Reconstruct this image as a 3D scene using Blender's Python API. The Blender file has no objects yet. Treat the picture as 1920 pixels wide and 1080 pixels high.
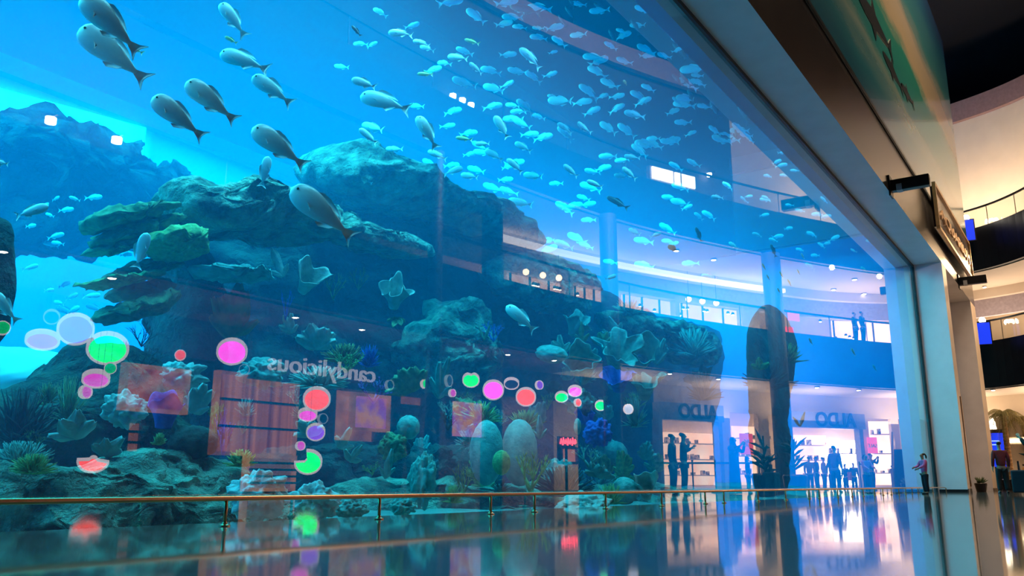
import bpy, bmesh, math, random
from mathutils import Vector, Matrix, noise
S = bpy.context.scene
COL = S.collection
PI = math.pi
random.seed(7)

# ------------------------------------------------------------------ camera
F_PX = 1600.0
PITCH = math.radians(13.0)
PSI = math.radians(55.8325)          # heading, from +Y (into the tank) towards +X (along the glass)
CAM = Vector((0.0, -5.0145, 0.25))   # set down almost on the floor
FWD = Vector((math.sin(PSI)*math.cos(PITCH), math.cos(PSI)*math.cos(PITCH), math.sin(PITCH)))
RGT = Vector((math.cos(PSI), -math.sin(PSI), 0))
UPV = RGT.cross(FWD)
cd = bpy.data.cameras.new('camera'); cam = bpy.data.objects.new('camera', cd); COL.objects.link(cam)
cd.sensor_width = 36.0; cd.lens = F_PX/1920*36; cd.clip_start = 0.05; cd.clip_end = 300
cam.matrix_world = Matrix(((RGT.x, UPV.x, -FWD.x, CAM.x), (RGT.y, UPV.y, -FWD.y, CAM.y), (RGT.z, UPV.z, -FWD.z, CAM.z), (0, 0, 0, 1)))
S.camera = cam

# ------------------------------------------------------------------ world, exposure, sampling
S.view_settings.view_transform = 'Standard'; S.view_settings.look = 'None'
S.view_settings.exposure = 0.0; S.view_settings.gamma = 1.0
S.view_settings.use_curve_mapping = False
w = bpy.data.worlds.new('world'); S.world = w; w.use_nodes = True
w.node_tree.nodes['Background'].inputs[0].default_value = (0.02, 0.022, 0.05, 1)
w.node_tree.nodes['Background'].inputs[1].default_value = 0.25
cy = S.cycles
cy.max_bounces = 7; cy.diffuse_bounces = 2; cy.glossy_bounces = 4; cy.transmission_bounces = 4
cy.volume_bounces = 1; cy.transparent_max_bounces = 16
cy.use_denoising = True; cy.sample_clamp_indirect = 4.0; cy.sample_clamp_direct = 0.0
cy.caustics_reflective = False; cy.caustics_refractive = False
cy.use_adaptive_sampling = True; cy.adaptive_threshold = 0.02

def area(name, loc, sx, sy, power, color, rot=(0, 0, 0), spread=None):
    l = bpy.data.lights.new(name, 'AREA'); l.shape = 'RECTANGLE'; l.size = sx; l.size_y = sy
    l.energy = power; l.color = color
    if spread: l.spread = math.radians(spread)
    o = bpy.data.objects.new(name, l); COL.objects.link(o); o.location = loc; o.rotation_euler = rot
    return o
def spot(name, loc, tgt, power, color, angle=60, r=0.3, blend=0.6):
    l = bpy.data.lights.new(name, 'SPOT'); l.energy = power; l.color = color
    l.spot_size = math.radians(angle); l.spot_blend = blend; l.shadow_soft_size = r
    o = bpy.data.objects.new(name, l); COL.objects.link(o); o.location = loc
    o.rotation_euler = (Vector(tgt)-Vector(loc)).to_track_quat('-Z', 'Y').to_euler()
    return o

# lamps over the water of the tank
area('tank_lamp_main', (18, 13.5, 12.2), 52, 13, 26500, (0.36, 1.0, 0.98))
area('tank_fill_front', (13, 1.3, 10.8), 40, 1.2, 1450, (0.60, 0.88, 1.0), (math.radians(14), 0, 0), 75)  # added fill, lights fish and corals from the front
area('tank_lamp_right', (35, 6, 12.2), 20, 10, 2600, (0.40, 0.96, 1.0))
spot('tank_lamp_beam', (29, 5, 12.0), (30, 5.5, 0), 4000, (0.75, 0.95, 1.0), 34, 0.5)
spot('tank_lamp_beam', (8.5, 3.5, 12.0), (9.5, 6.2, 4), 5500, (0.7, 0.97, 0.95), 62, 0.5)

WARM = (1.0, 0.66, 0.36); CREAM = (1.0, 0.74, 0.50)
# lamps of the mall: uplights on the balconies, shop lamps, added fill lamps high under the roof
for (x, y) in ((35.6, -17.2), (42.0, -15.0), (47.5, -12.2), (53, -8.6)):
    area('shop_lamp_ground', (x, y, 4.9), 2.5, 1.2, 420, CREAM)
spot('wall_washer', (47.6, -3.6, 11.1), (39, -1.0, 3.5), 1500, WARM, 95, 0.12)
spot('wall_washer', (44.2, -5.2, 11.1), (35, -1.0, 3.5), 900, WARM, 95, 0.12)
for (x, y) in ((36, -15.8), (41, -13.5), (46, -10.5), (51.5, -6.5), (55.5, -1)):
    area('uplight_level_two', (x, y, 8.5), 5, 4, 260, CREAM, (PI, 0, 0))
for (x, y) in ((35, -13), (41, -10.5), (46.5, -7.5), (51.5, -3.5), (54, 1)):
    area('uplight_ground', (x, y, 3.6), 4, 3, 150, CREAM, (PI, 0, 0))
area('uplight_drum', (48.5, -3.4, 14.6), 5, 1.2, 330, CREAM, (math.radians(125), 0, math.radians(-125)))
area('uplight_drum', (51.5, 0.5, 14.6), 5, 1.2, 330, CREAM, (math.radians(125), 0, math.radians(-100)))
area('atrium_fill', (28, -7, 26.5), 8, 6, 2400, CREAM)  # added unseen fill for the mural and the warm pillar fronts
spot('jamb_fill', (21, -12.0, 11.0), (34, -0.5, 4.5), 1500, (1.0, 0.88, 0.80), 40, 0.10)  # added neutral fill that turns the jamb greyer
area('atrium_fill', (36, -3.5, 26.5), 3, 3, 700, WARM)

# ------------------------------------------------------------------ unprojection helpers
def ray(px, py):
    return (FWD*F_PX + RGT*(px-960) - UPV*(py-540)).normalized()
def at(px, py, Y):
    d = ray(px, py); t = (Y-CAM.y)/d.y
    return CAM + d*t
def ppm(px, py, Y):                    # metres per pixel there
    p = at(px, py, Y); return (p-CAM).dot(FWD)/F_PX
def atx(px, py, X):
    d = ray(px, py); return CAM + d*((X-CAM.x)/d.x)
CAMM = Vector((CAM.x, -CAM.y, CAM.z))  # the same viewpoint seen in the glass
def vray(px, py):
    d = ray(px, py); return Vector((d.x, -d.y, d.z))

# ------------------------------------------------------------------ materials
MATS = {}
def new_mat(name):
    m = bpy.data.materials.new(name); m.use_nodes = True; nt = m.node_tree
    return m, nt, nt.nodes['Principled BSDF'], nt.nodes['Material Output']
def mat(name, c, rough=0.6, metal=0.0, var=0.12, scale=6.0, bump=0.0, bscale=None, c2=None, spec=0.5, sharp=False):
    if name in MATS: return MATS[name]
    m, nt, b, out = new_mat(name); N = nt.nodes.new; L = nt.links.new
    tc = N('ShaderNodeTexCoord'); nz = N('ShaderNodeTexNoise'); nz.inputs['Scale'].default_value = scale; nz.inputs['Detail'].default_value = 5
    L(tc.outputs['Object'], nz.inputs['Vector'])
    rp = N('ShaderNodeValToRGB')
    a = tuple(max(0, x*(1-var)) for x in c); z = c2 if c2 else tuple(min(1, x*(1+var)) for x in c)
    rp.color_ramp.elements[0].color = (*a, 1); rp.color_ramp.elements[1].color = (*z, 1)
    rp.color_ramp.elements[0].position = 0.45 if sharp else 0.3; rp.color_ramp.elements[1].position = 0.56 if sharp else 0.7
    L(nz.outputs['Fac'], rp.inputs['Fac']); L(rp.outputs['Color'], b.inputs['Base Color'])
    b.inputs['Roughness'].default_value = rough; b.inputs['Metallic'].default_value = metal
    b.inputs['Specular IOR Level'].default_value = spec
    if bump:
        n2 = N('ShaderNodeTexNoise'); n2.inputs['Scale'].default_value = bscale or scale*3; n2.inputs['Detail'].default_value = 6
        L(tc.outputs['Object'], n2.inputs['Vector'])
        n2.inputs['Roughness'].default_value = 0.62
        bp = N('ShaderNodeBump'); bp.inputs['Strength'].default_value = min(1, bump); bp.inputs['Distance'].default_value = 0.05*(8 if bump >= 1 else 1)
        L(n2.outputs['Fac'], bp.inputs['Height']); L(bp.outputs['Normal'], b.inputs['Normal'])
    MATS[name] = m; return m
def glow(name, c, s, c2=None, scale=3.0, stretch=None):
    if name in MATS: return MATS[name]
    m, nt, b, out = new_mat(name); N = nt.nodes.new; L = nt.links.new
    b.inputs['Base Color'].default_value = (*[x*0.6 for x in c], 1); b.inputs['Roughness'].default_value = 0.5
    tc = N('ShaderNodeTexCoord'); nz = N('ShaderNodeTexNoise'); nz.inputs['Scale'].default_value = scale
    if stretch:
        mp = N('ShaderNodeMapping'); mp.inputs['Scale'].default_value = stretch
        L(tc.outputs['Object'], mp.inputs['Vector']); L(mp.outputs['Vector'], nz.inputs['Vector'])
    else: L(tc.outputs['Object'], nz.inputs['Vector'])
    rp = N('ShaderNodeValToRGB'); rp.color_ramp.elements[0].position = 0.35; rp.color_ramp.elements[1].position = 0.65
    rp.color_ramp.elements[0].color = (*c, 1); rp.color_ramp.elements[1].color = (*(c2 or c), 1)
    L(nz.outputs['Fac'], rp.inputs['Fac']); L(rp.outputs['Color'], b.inputs['Emission Color'])
    b.inputs['Emission Strength'].default_value = s
    MATS[name] = m; return m

def glass_mat(name, f0=0.05, tint=(1, 1, 1)):
    m = bpy.data.materials.new(name); m.use_nodes = True; nt = m.node_tree; nt.nodes.clear()
    N = nt.nodes.new; L = nt.links.new
    out = N('ShaderNodeOutputMaterial'); tr = N('ShaderNodeBsdfTransparent'); gl = N('ShaderNodeBsdfGlossy')
    tr.inputs['Color'].default_value = (*tint, 1)
    gl.inputs['Roughness'].default_value = 0.0; gl.inputs['Color'].default_value = (1, 1, 1, 1)
    ge = N('ShaderNodeNewGeometry'); dp = N('ShaderNodeVectorMath'); dp.operation = 'DOT_PRODUCT'
    L(ge.outputs['Normal'], dp.inputs[0]); L(ge.outputs['Incoming'], dp.inputs[1])
    def mth(op, a, b=None):
        n = N('ShaderNodeMath'); n.operation = op
        for i, x in enumerate((a, b)):
            if x is None: continue
            if isinstance(x, (int, float)): n.inputs[i].default_value = x
            else: L(x, n.inputs[i])
        return n.outputs[0]
    c = mth('ABSOLUTE', dp.outputs['Value']); k = mth('SUBTRACT', 1.0, c); p5 = mth('POWER', k, 5.0)
    f = mth('ADD', mth('MULTIPLY', p5, 1-f0), f0)               # Schlick reflectance of one face
    q = mth('SUBTRACT', 1.0, f); t2 = mth('MULTIPLY', q, q); r = mth('SUBTRACT', 1.0, t2)   # both faces of the sheet
    mx = N('ShaderNodeMixShader'); L(r, mx.inputs[0]); L(tr.outputs[0], mx.inputs[1]); L(gl.outputs[0], mx.inputs[2])
    L(mx.outputs[0], out.inputs['Surface'])
    return m
def clear_mat(name):
    m = bpy.data.materials.new(name); m.use_nodes = True; nt = m.node_tree; nt.nodes.clear()
    out = nt.nodes.new('ShaderNodeOutputMaterial'); tr = nt.nodes.new('ShaderNodeBsdfTransparent')
    tr.inputs['Color'].default_value = (1, 1, 1, 1)
    nt.links.new(tr.outputs[0], out.inputs['Surface']); return m

# ------------------------------------------------------------------ object helpers
def link(name, me, m=None, parent=None, loc=None):
    o = bpy.data.objects.new(name, me)
    if m is not None:
        if isinstance(m, (list, tuple)):
            for x in m: me.materials.append(x)
        else: me.materials.append(m)
    COL.objects.link(o)
    if parent: o.parent = parent
    if loc is not None: o.location = loc
    return o
def tag(o, label=None, cat=None, group=None, kind=None):
    if label: o['label'] = label
    if cat: o['category'] = cat
    if group: o['group'] = group
    if kind: o['kind'] = kind
    return o
def empty(name, loc, label, cat, group=None, rz=0):
    o = bpy.data.objects.new(name, None); COL.objects.link(o); o.location = loc; o.rotation_euler = (0, 0, rz); o.empty_display_size = 0.1
    return tag(o, label, cat, group)
class MB:
    def __init__(s): s.v = []; s.f = []
    def add(s, vs, fs):
        n = len(s.v); s.v += [tuple(v) for v in vs]; s.f += [tuple(i+n for i in f) for f in fs]; return s
    def box(s, x0, x1, y0, y1, z0, z1):
        return s.add([(x0,y0,z0),(x1,y0,z0),(x1,y1,z0),(x0,y1,z0),(x0,y0,z1),(x1,y0,z1),(x1,y1,z1),(x0,y1,z1)],
                     [(0,3,2,1),(4,5,6,7),(0,1,5,4),(1,2,6,5),(2,3,7,6),(3,0,4,7)])
    def obox(s, c, ax, ay, az):         # oriented box: centre and three half vectors
        c = Vector(c); vs = []
        for k in (-1, 1):
            for (i, j) in ((-1,-1),(1,-1),(1,1),(-1,1)): vs.append(c+ax*i+ay*j+az*k)
        return s.add(vs, [(0,3,2,1),(4,5,6,7),(0,1,5,4),(1,2,6,5),(2,3,7,6),(3,0,4,7)])
    def tube(s, pts, rad, n=8, cap=True):
        pts = [Vector(p) for p in pts]; k = len(pts)
        if not isinstance(rad, (list, tuple)): rad = [rad]*k
        vs = []; fs = []; ref = None
        for i, p in enumerate(pts):
            t = (pts[min(i+1, k-1)]-pts[max(i-1, 0)]).normalized()
            if ref is None: ref = t.orthogonal().normalized()
            ref = (ref - t*ref.dot(t)); ref = ref.normalized() if ref.length > 1e-6 else t.orthogonal().normalized()
            b = t.cross(ref)
            for j in range(n):
                a = 2*PI*j/n; vs.append(p+(ref*math.cos(a)+b*math.sin(a))*rad[i])
        for i in range(k-1):
            for j in range(n): fs.append((i*n+j, i*n+(j+1) % n, (i+1)*n+(j+1) % n, (i+1)*n+j))
        if cap: fs.append(tuple(range(n-1, -1, -1))); fs.append(tuple((k-1)*n+j for j in range(n)))
        return s.add(vs, fs)
    def lathe(s, prof, n=24, loc=(0, 0, 0)):
        vs = []; fs = []
        for (r, z) in prof:
            for j in range(n):
                a = 2*PI*j/n; vs.append((loc[0]+r*math.cos(a), loc[1]+r*math.sin(a), loc[2]+z))
        for i in range(len(prof)-1):
            for j in range(n): fs.append((i*n+j, i*n+(j+1) % n, (i+1)*n+(j+1) % n, (i+1)*n+j))
        fs.append(tuple(range(n-1, -1, -1))); fs.append(tuple((len(prof)-1)*n+j for j in range(n)))
        return s.add(vs, fs)
    def mesh(s, name, smooth=False, bevel=0):
        me = bpy.data.meshes.new(name); me.from_pydata(s.v, [], s.f); me.update()
        if smooth:
            for p in me.polygons: p.use_smooth = True
        return me
    def build(s, name, m, parent=None, loc=None, smooth=False, center=False):
        if center and loc is None:
            n = len(s.v); c = Vector((sum(v[0] for v in s.v)/n, sum(v[1] for v in s.v)/n, min(v[2] for v in s.v)))
            s.v = [(v[0]-c.x, v[1]-c.y, v[2]-c.z) for v in s.v]; loc = c
        return link(name, s.mesh(name, smooth), m, parent, loc)
def bevel(o, w=0.02, seg=2):
    b = o.modifiers.new('bevel', 'BEVEL'); b.width = w; b.segments = seg; b.limit_method = 'ANGLE'; return o
def copy_tree(o, parent=None):
    c = o.copy(); COL.objects.link(c); c.parent = parent
    for ch in list(o.children): copy_tree(ch, c)
    return c

XC = 34.2; HG = 8.3; XW = 44.2; YF = -1.0     # glass corner, glass height, end and front plane of the thick wall

# ================================================================== SETTING
# floor ---------------------------------------------------------------
def floor_mat():
    m, nt, b, out = new_mat('polished_tile'); N = nt.nodes.new; L = nt.links.new
    tc = N('ShaderNodeTexCoord'); mp = N('ShaderNodeMapping'); mp.inputs['Rotation'].default_value = (0, 0, math.radians(-4)); L(tc.outputs['Object'], mp.inputs['Vector'])
    br = N('ShaderNodeTexBrick'); br.offset = 0.0; br.inputs['Scale'].default_value = 1.0
    br.inputs['Brick Width'].default_value = 1.2; br.inputs['Row Height'].default_value = 1.2; br.inputs['Mortar Size'].default_value = 0.004
    br.inputs['Color1'].default_value = (0.15, 0.13, 0.115, 1); br.inputs['Color2'].default_value = (0.175, 0.152, 0.135, 1); br.inputs['Mortar'].default_value = (0.07, 0.06, 0.05, 1)
    L(mp.outputs['Vector'], br.inputs['Vector'])
    nz = N('ShaderNodeTexNoise'); nz.inputs['Scale'].default_value = 4; nz.inputs['Detail'].default_value = 6; L(tc.outputs['Object'], nz.inputs['Vector'])
    mx = N('ShaderNodeMix'); mx.data_type = 'RGBA'; mx.blend_type = 'MULTIPLY'; mx.inputs[0].default_value = 0.25
    L(br.outputs['Color'], mx.inputs[6]); L(nz.outputs['Color'], mx.inputs[7]); L(mx.outputs[2], b.inputs['Base Color'])
    b.inputs['Roughness'].default_value = 0.052; b.inputs['IOR'].default_value = 1.55
    n2 = N('ShaderNodeTexNoise'); n2.inputs['Scale'].default_value = 1.3; n2.inputs['Detail'].default_value = 1; L(tc.outputs['Object'], n2.inputs['Vector'])
    bp = N('ShaderNodeBump'); bp.inputs['Strength'].default_value = 0.035; bp.inputs['Distance'].default_value = 0.02
    L(n2.outputs['Fac'], bp.inputs['Height']); L(bp.outputs['Normal'], b.inputs['Normal'])
    return m
fl = MB().box(-16, 75, -30, 0.0, -0.3, 0.0).box(XC, 75, 0.0, 25, -0.3, 0.0).build('floor', floor_mat()); tag(fl, 'polished beige stone tile floor of the mall', kind='structure')

grey_panel = mat('reveal_panel', (0.68, 0.68, 0.72), 0.42, 0, 0.05, 2.0)
cream_wall = mat('cream_plaster', (0.72, 0.60, 0.47), 0.55, 0, 0.04, 1.2)
fascia = mat('fascia_metal', (0.045, 0.042, 0.038), 0.2, 0.0, 0.25, 0.8, 0.02, 40)
dark = mat('dark_slab', (0.012, 0.012, 0.018), 0.35, 0, 0.2, 2)
blackm = mat('black_gasket', (0.008, 0.01, 0.016), 0.5)
blackp = mat('black_metal', (0.012, 0.012, 0.014), 0.35, 0.2)

# thick wall over and beyond the glass
wf = MB().box(-16, XW, YF, 0.3, HG, 22).build('wall_front', [fascia, grey_panel])
for p in wf.data.polygons:
    if p.normal.z < -0.5: p.material_index = 1
tag(wf, 'tall dark wall above the aquarium glass', kind='structure')
# jamb at the end of the glass, bay beyond it, pillar at the wall's end
p1 = MB().box(XC, XC+1.0, YF, 0.3, 0, HG).build('wall_jamb', [grey_panel, cream_wall])
p2 = MB().box(42.5, XW, YF, 0.0, 0, HG).build('wall_end', [grey_panel, cream_wall])
for o in (p1, p2):
    for p in o.data.polygons:
        if p.normal.y < -0.5: p.material_index = 1
tag(p1, 'thick pillar at the far end of the glass', kind='structure'); tag(p2, 'end pillar of the wall beyond the bay', kind='structure')
tag(MB().box(XC+1.0, XW, -0.12, 0.3, 0, HG).build('wall_bay', cream_wall), kind='structure')
tag(MB().box(XC+0.02, XC+1.0, YF-0.02, YF, 0, 0.12).box(XC-0.02, XC, YF, -0.1, 0, 0.1).box(42.48, XW, YF-0.02, YF, 0, 0.12).build('baseboard_front', blackp), kind='structure')
# dark slot in the jamb's front
tag(MB().box(XC+0.72, XC+0.94, YF-0.03, YF, 0.2, 3.4).build('trim_1', mat('bronze_trim', (0.10, 0.05, 0.02), 0.4, 0.4)), kind='structure')
# gasket round the glass
tag(MB().box(-8, XC, -0.06, 0.0, HG-0.09, HG).box(XC-0.09, XC, -0.06, 0.0, 0, HG).build('trim_2', blackm), kind='structure')
# the acrylic pane
gw = MB().box(-8, XC, 0.0, 0.3, 0.0, HG).build('window_1', [glass_mat('aquarium_acrylic', 0.052), clear_mat('acrylic_inner_face')])
for p in gw.data.polygons:
    p.material_index = 0 if p.normal.y < -0.5 else 1
tag(gw, 'huge acrylic viewing pane of the aquarium', kind='structure')

# tank shell
tankm = mat('tank_wall_blue', (0.03, 0.45, 0.85), 0.9, 0, 0.15, 0.35)  # blue put into the walls for the glow of hazy deep water
sandm = mat('pale_sand', (0.24, 0.28, 0.25), 0.95, 0, 0.25, 2.5, 0.5, 9)
tb = MB()
nx, ny = 90, 44
for j in range(ny+1):
    for i in range(nx+1):
        x = -10+56*i/nx; y = 0.3+20.7*j/ny
        z = -0.12 + 0.10*noise.noise(Vector((x*0.7, y*0.7, 3))) + 0.05*noise.noise(Vector((x*2.5, y*2.5, 3))) + 0.05*max(0, y-2)
        tb.v.append((x, y, min(z, 0.0) if y < 0.6 else z))
for j in range(ny):
    for i in range(nx):
        a = j*(nx+1)+i; tb.f.append((a, a+1, a+nx+2, a+nx+1))
tag(tb.build('floor_tank', sandm, smooth=True), 'sandy bottom of the aquarium', kind='structure')
tag(MB().box(-10, 46, 21, 21.3, -1, 13).build('wall_tank_back', tankm), kind='structure')
tag(MB().box(-10.3, -10, 0.3, 21.3, -1, 13).build('wall_tank_left', tankm), kind='structure')
tag(MB().box(46, 46.3, 0.3, 21.3, -1, 13).build('wall_tank_right', tankm), kind='structure')
tag(MB().box(XC, 46, 0.3, 0.6, -1, 13).box(-10, XC, 0.3, 0.6, HG, 13).box(-10, -8, 0.3, 0.6, -1, 13).build('wall_tank_front', tankm), kind='structure')
# water
wm = bpy.data.materials.new('sea_water'); wm.use_nodes = True; nt = wm.node_tree; nt.nodes.clear()
o_ = nt.nodes.new('ShaderNodeOutputMaterial'); sc_ = nt.nodes.new('ShaderNodeVolumeScatter'); ab_ = nt.nodes.new('ShaderNodeVolumeAbsorption'); ad_ = nt.nodes.new('ShaderNodeAddShader')
sc_.inputs['Color'].default_value = (0.01, 0.50, 1.0, 1); sc_.inputs['Density'].default_value = 0.023; sc_.inputs['Anisotropy'].default_value = 0.2
ab_.inputs['Color'].default_value = (0.0, 0.855, 0.955, 1); ab_.inputs['Density'].default_value = 0.24
nt.links.new(sc_.outputs[0], ad_.inputs[0]); nt.links.new(ab_.outputs[0], ad_.inputs[1]); nt.links.new(ad_.outputs[0], o_.inputs['Volume'])
wo = MB().box(-9.9, 45.9, 0.31, 20.95, -0.6, 11.6).build('water', wm); tag(wo, 'blue sea water filling the tank', kind='structure')

# ------------------------------------------------------------------ the mall across the atrium
EDGE = [(-16, -12.8), (-8, -12.8), (0, -12.8), (9, -12.8), (17.2, -12.75), (24.7, -12.05), (32.0, -10.6), (38.6, -8.15), (44.1, -5.45), (48.3, -2.9), (50.4, 0.2), (51.5, 6), (51.5, 14)]
def catmull(P, n=8):
    out = []
    for i in range(len(P)-1):
        p0 = P[max(i-1, 0)]; p1_ = P[i]; p2_ = P[i+1]; p3 = P[min(i+2, len(P)-1)]
        for k in range(n):
            t = k/n
            out.append(tuple(0.5*((2*p1_[a])+(-p0[a]+p2_[a])*t+(2*p0[a]-5*p1_[a]+4*p2_[a]-p3[a])*t*t+(-p0[a]+3*p1_[a]-3*p2_[a]+p3[a])*t**3) for a in range(len(p1_))))
    out.append(tuple(P[-1])); return out
EC = [Vector((p[0], p[1], 0)) for p in catmull(EDGE, 8)]
EN = []
for i in range(len(EC)):
    t = (EC[min(i+1, len(EC)-1)]-EC[max(i-1, 0)]).normalized(); EN.append(Vector((t.y, -t.x, 0)))   # away from the atrium
def curve_off(off): return [c+n*off for c, n in zip(EC, EN)]
def sweep(name, prof, m, i0=0, i1=None, parent=None, closed=True, smooth=False):
    i1 = len(EC)-1 if i1 is None else i1
    mb = MB(); k = len(prof)
    for i in range(i0, i1+1):
        for (off, z) in prof: p = EC[i]+EN[i]*off; mb.v.append((p.x, p.y, z))
    for i in range(i1-i0):
        for j in range(k if closed else k-1): mb.f.append((i*k+j, i*k+(j+1) % k, (i+1)*k+(j+1) % k, (i+1)*k+j))
    if closed: mb.f.append(tuple(range(k-1, -1, -1))); mb.f.append(tuple((i1-i0)*k+j for j in range(k)))
    return mb.build(name, m, parent, smooth=smooth)
def hit_curve(o, d, off):
    """where a ray from o along d crosses the offset curve in plan: point, tangent, outward normal"""
    C = curve_off(off); best = None
    for i in range(len(C)-1):
        a, b = C[i], C[i+1]; e = b-a
        den = d.x*e.y-d.y*e.x
        if abs(den) < 1e-9: continue
        t = ((a.x-o.x)*e.y-(a.y-o.y)*e.x)/den; s = ((a.x-o.x)*d.y-(a.y-o.y)*d.x)/den
        if t > 0.5 and -0.001 <= s <= 1.001 and (best is None or t < best[0]): best = (t, i, s)
    if best is None: return None
    t, i, s = best; p = o+d*t; tan = (C[i+1]-C[i]).normalized()
    return p, tan, Vector((tan.y, -tan.x, 0)), i+s
def vfac(px, py, off):                 # point of the mall seen in the glass at px,py
    return hit_curve(CAMM, vray(px, py), off)
def dfac(px, py, off):                 # point of the mall seen directly
    return hit_curve(CAM, ray(px, py), off)
def q_of(px, py, off, mode='v'):
    return (vfac if mode == 'v' else dfac)(px, py, off)

Z1, Z2, Z2B, Z3B, Z3 = 5.1, 5.1, 7.5, 11.3, 13.6     # ground soffit, slab of level 2, slab of level 3
soffit = mat('cream_soffit', (0.78, 0.66, 0.55), 0.6, 0, 0.03, 1)
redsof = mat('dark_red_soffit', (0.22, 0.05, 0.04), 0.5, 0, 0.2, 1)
NE = len(EC)-1
# level 2 slab: dark front band, cream underside
sweep('slab_level_two', [(0, Z2), (0, Z2B), (12, Z2B), (12, Z2+0.3)], dark); bpy.data.objects['slab_level_two']['kind'] = 'structure'
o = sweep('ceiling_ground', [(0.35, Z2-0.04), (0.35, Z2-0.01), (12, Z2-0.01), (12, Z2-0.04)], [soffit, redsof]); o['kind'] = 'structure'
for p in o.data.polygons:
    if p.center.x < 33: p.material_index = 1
sweep('slab_level_three', [(0, Z3B), (0, Z3), (14, Z3), (14, Z3B+0.3)], dark)['kind'] = 'structure'
o = sweep('ceiling_level_two', [(0.3, Z3B-0.04), (0.3, Z3B-0.01), (14, Z3B-0.01), (14, Z3B-0.04)], [soffit, dark]); o['kind'] = 'structure'
# upper drum wall (cream; shade painted into the stretch before its end) and dark roof
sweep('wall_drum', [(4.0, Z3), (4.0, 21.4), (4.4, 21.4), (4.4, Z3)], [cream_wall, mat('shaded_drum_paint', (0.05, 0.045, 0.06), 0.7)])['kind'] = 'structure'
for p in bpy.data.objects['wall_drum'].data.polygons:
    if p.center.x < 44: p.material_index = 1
sweep('trim_3', [(3.7, 21.4), (3.7, 22.6), (4.4, 22.6), (4.4, 21.4)], mat('pink_cornice', (0.30, 0.18, 0.17), 0.6))['kind'] = 'structure'
tag(MB().box(-16, 75, -32, 25, 27, 27.3).build('ceiling', mat('black_roof', (0.004, 0.004, 0.007), 0.8)), kind='structure')
# back walls of the shops
shopwall = mat('shop_back_wall', (0.80, 0.64, 0.48), 0.6, 0, 0.1, 0.8)
sweep('wall_back_ground', [(10, 0), (10, Z2), (10.2, Z2), (10.2, 0)], [shopwall, mat('candy_back_wall', (0.18, 0.07, 0.07), 0.6)])['kind'] = 'structure'
for p in bpy.data.objects['wall_back_ground'].data.polygons:
    if p.center.x < 38.5: p.material_index = 1
sweep('wall_back_upper', [(9, Z2B), (9, Z3B), (9.2, Z3B), (9.2, Z2B)], shopwall)['kind'] = 'structure'
tag(MB().box(-16.3, -16, -32, 0.3, 0, 27).build('wall_left', dark), kind='structure')

# ---- shop fronts (panels between two places seen in the glass)
def panel(name, xa, xb, pa, pb, off, th, m, parent=None, mode='v', z0=None, z1=None):
    """upright slab on the offset curve between image columns xa and xb; heights from image rows unless z0/z1 given"""
    row = (pa+pb)/2 if pa or pb else (610 if (z0 or 0) > 7 else 850)
    A = q_of(xa, row, off, mode); B = q_of(xb, row, off, mode)
    if z1 is None: z1 = q_of((xa+xb)/2, pa, off, mode)[0].z
    if z0 is None: z0 = max(0.0, q_of((xa+xb)/2, pb, off, mode)[0].z)
    a = Vector((A[0].x, A[0].y, 0)); b = Vector((B[0].x, B[0].y, 0)); ax = (b-a)/2; n = Vector((ax.y, -ax.x, 0)).normalized()
    if n.dot(A[2]) < 0: n = -n
    c = (a+b)/2
    mb = MB().obox(Vector((c.x, c.y, (z0+z1)/2))+n*th/2, ax, n*th/2, Vector((0, 0, (z1-z0)/2)))
    o = mb.build(name, m, parent) if parent is None else mb.build(name, m, None)
    if parent is not None:
        o.parent = parent; o.matrix_parent_inverse = parent.matrix_world.inverted() if False else Matrix.Translation(parent.location).inverted()
    return o, c, n, ax, z0, z1
def thing_at(name, p, label, cat, group=None): return empty(name, p, label, cat, group)
def text(name, body, c, n, h, m, parent=None, ext=0.03, weight=0.0):
    """lettering on a face whose outward (viewer) side is -n, readable from the atrium"""
    cu = bpy.data.curves.new(name, 'FONT'); cu.body = body; cu.size = h; cu.extrude = ext; cu.align_x = 'CENTER'; cu.align_y = 'CENTER'; cu.offset = weight
    tmp = bpy.data.objects.new(name+'_tmp', cu); COL.objects.link(tmp)
    me = bpy.data.meshes.new_from_object(tmp.evaluated_get(bpy.context.evaluated_depsgraph_get())); me.name = name
    bpy.data.objects.remove(tmp); bpy.data.curves.remove(cu)
    me.materials.clear(); me.materials.append(m)
    o = bpy.data.objects.new(name, me); COL.objects.link(o)
    z = Vector((0, 0, 1)); r = n.cross(z)
    M = Matrix(((r.x, 0, -n.x, c.x), (r.y, 0, -n.y, c.y), (r.z, 1, -n.z, c.z), (0, 0, 0, 1)))
    if parent is not None: o.parent = parent; o.matrix_local = Matrix.Translation(-parent.location) @ M
    else: o.matrix_world = M
    return o

fas2 = mat('taupe_fascia', (0.50, 0.40, 0.32), 0.5)
signgrey = mat('sign_grey', (0.28, 0.28, 0.36), 0.35)
letterm = mat('letter_dark', (0.008, 0.01, 0.02), 0.4)
shopglow = glow('shop_wall_light', (1.0, 0.54, 0.30), 2.3, (1.0, 0.74, 0.50), 0.9)
hot = glow('display_light', (1.0, 0.86, 0.66), 8.0, (1.0, 0.75, 0.5), 2.0)
# upper band of the ground floor shopfronts, cream, with pilasters
sweep('wall_shopfront', [(4.0, 3.9), (4.0, Z2), (4.25, Z2), (4.25, 3.9)], cream_wall, 53)['kind'] = 'structure'
sweep('wall_shopfront_dark', [(4.0, 3.9), (4.0, Z2), (4.25, Z2), (4.25, 3.9)], mat('plum_board', (0.07, 0.03, 0.06), 0.5), 26, 53)['kind'] = 'structure'

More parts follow.
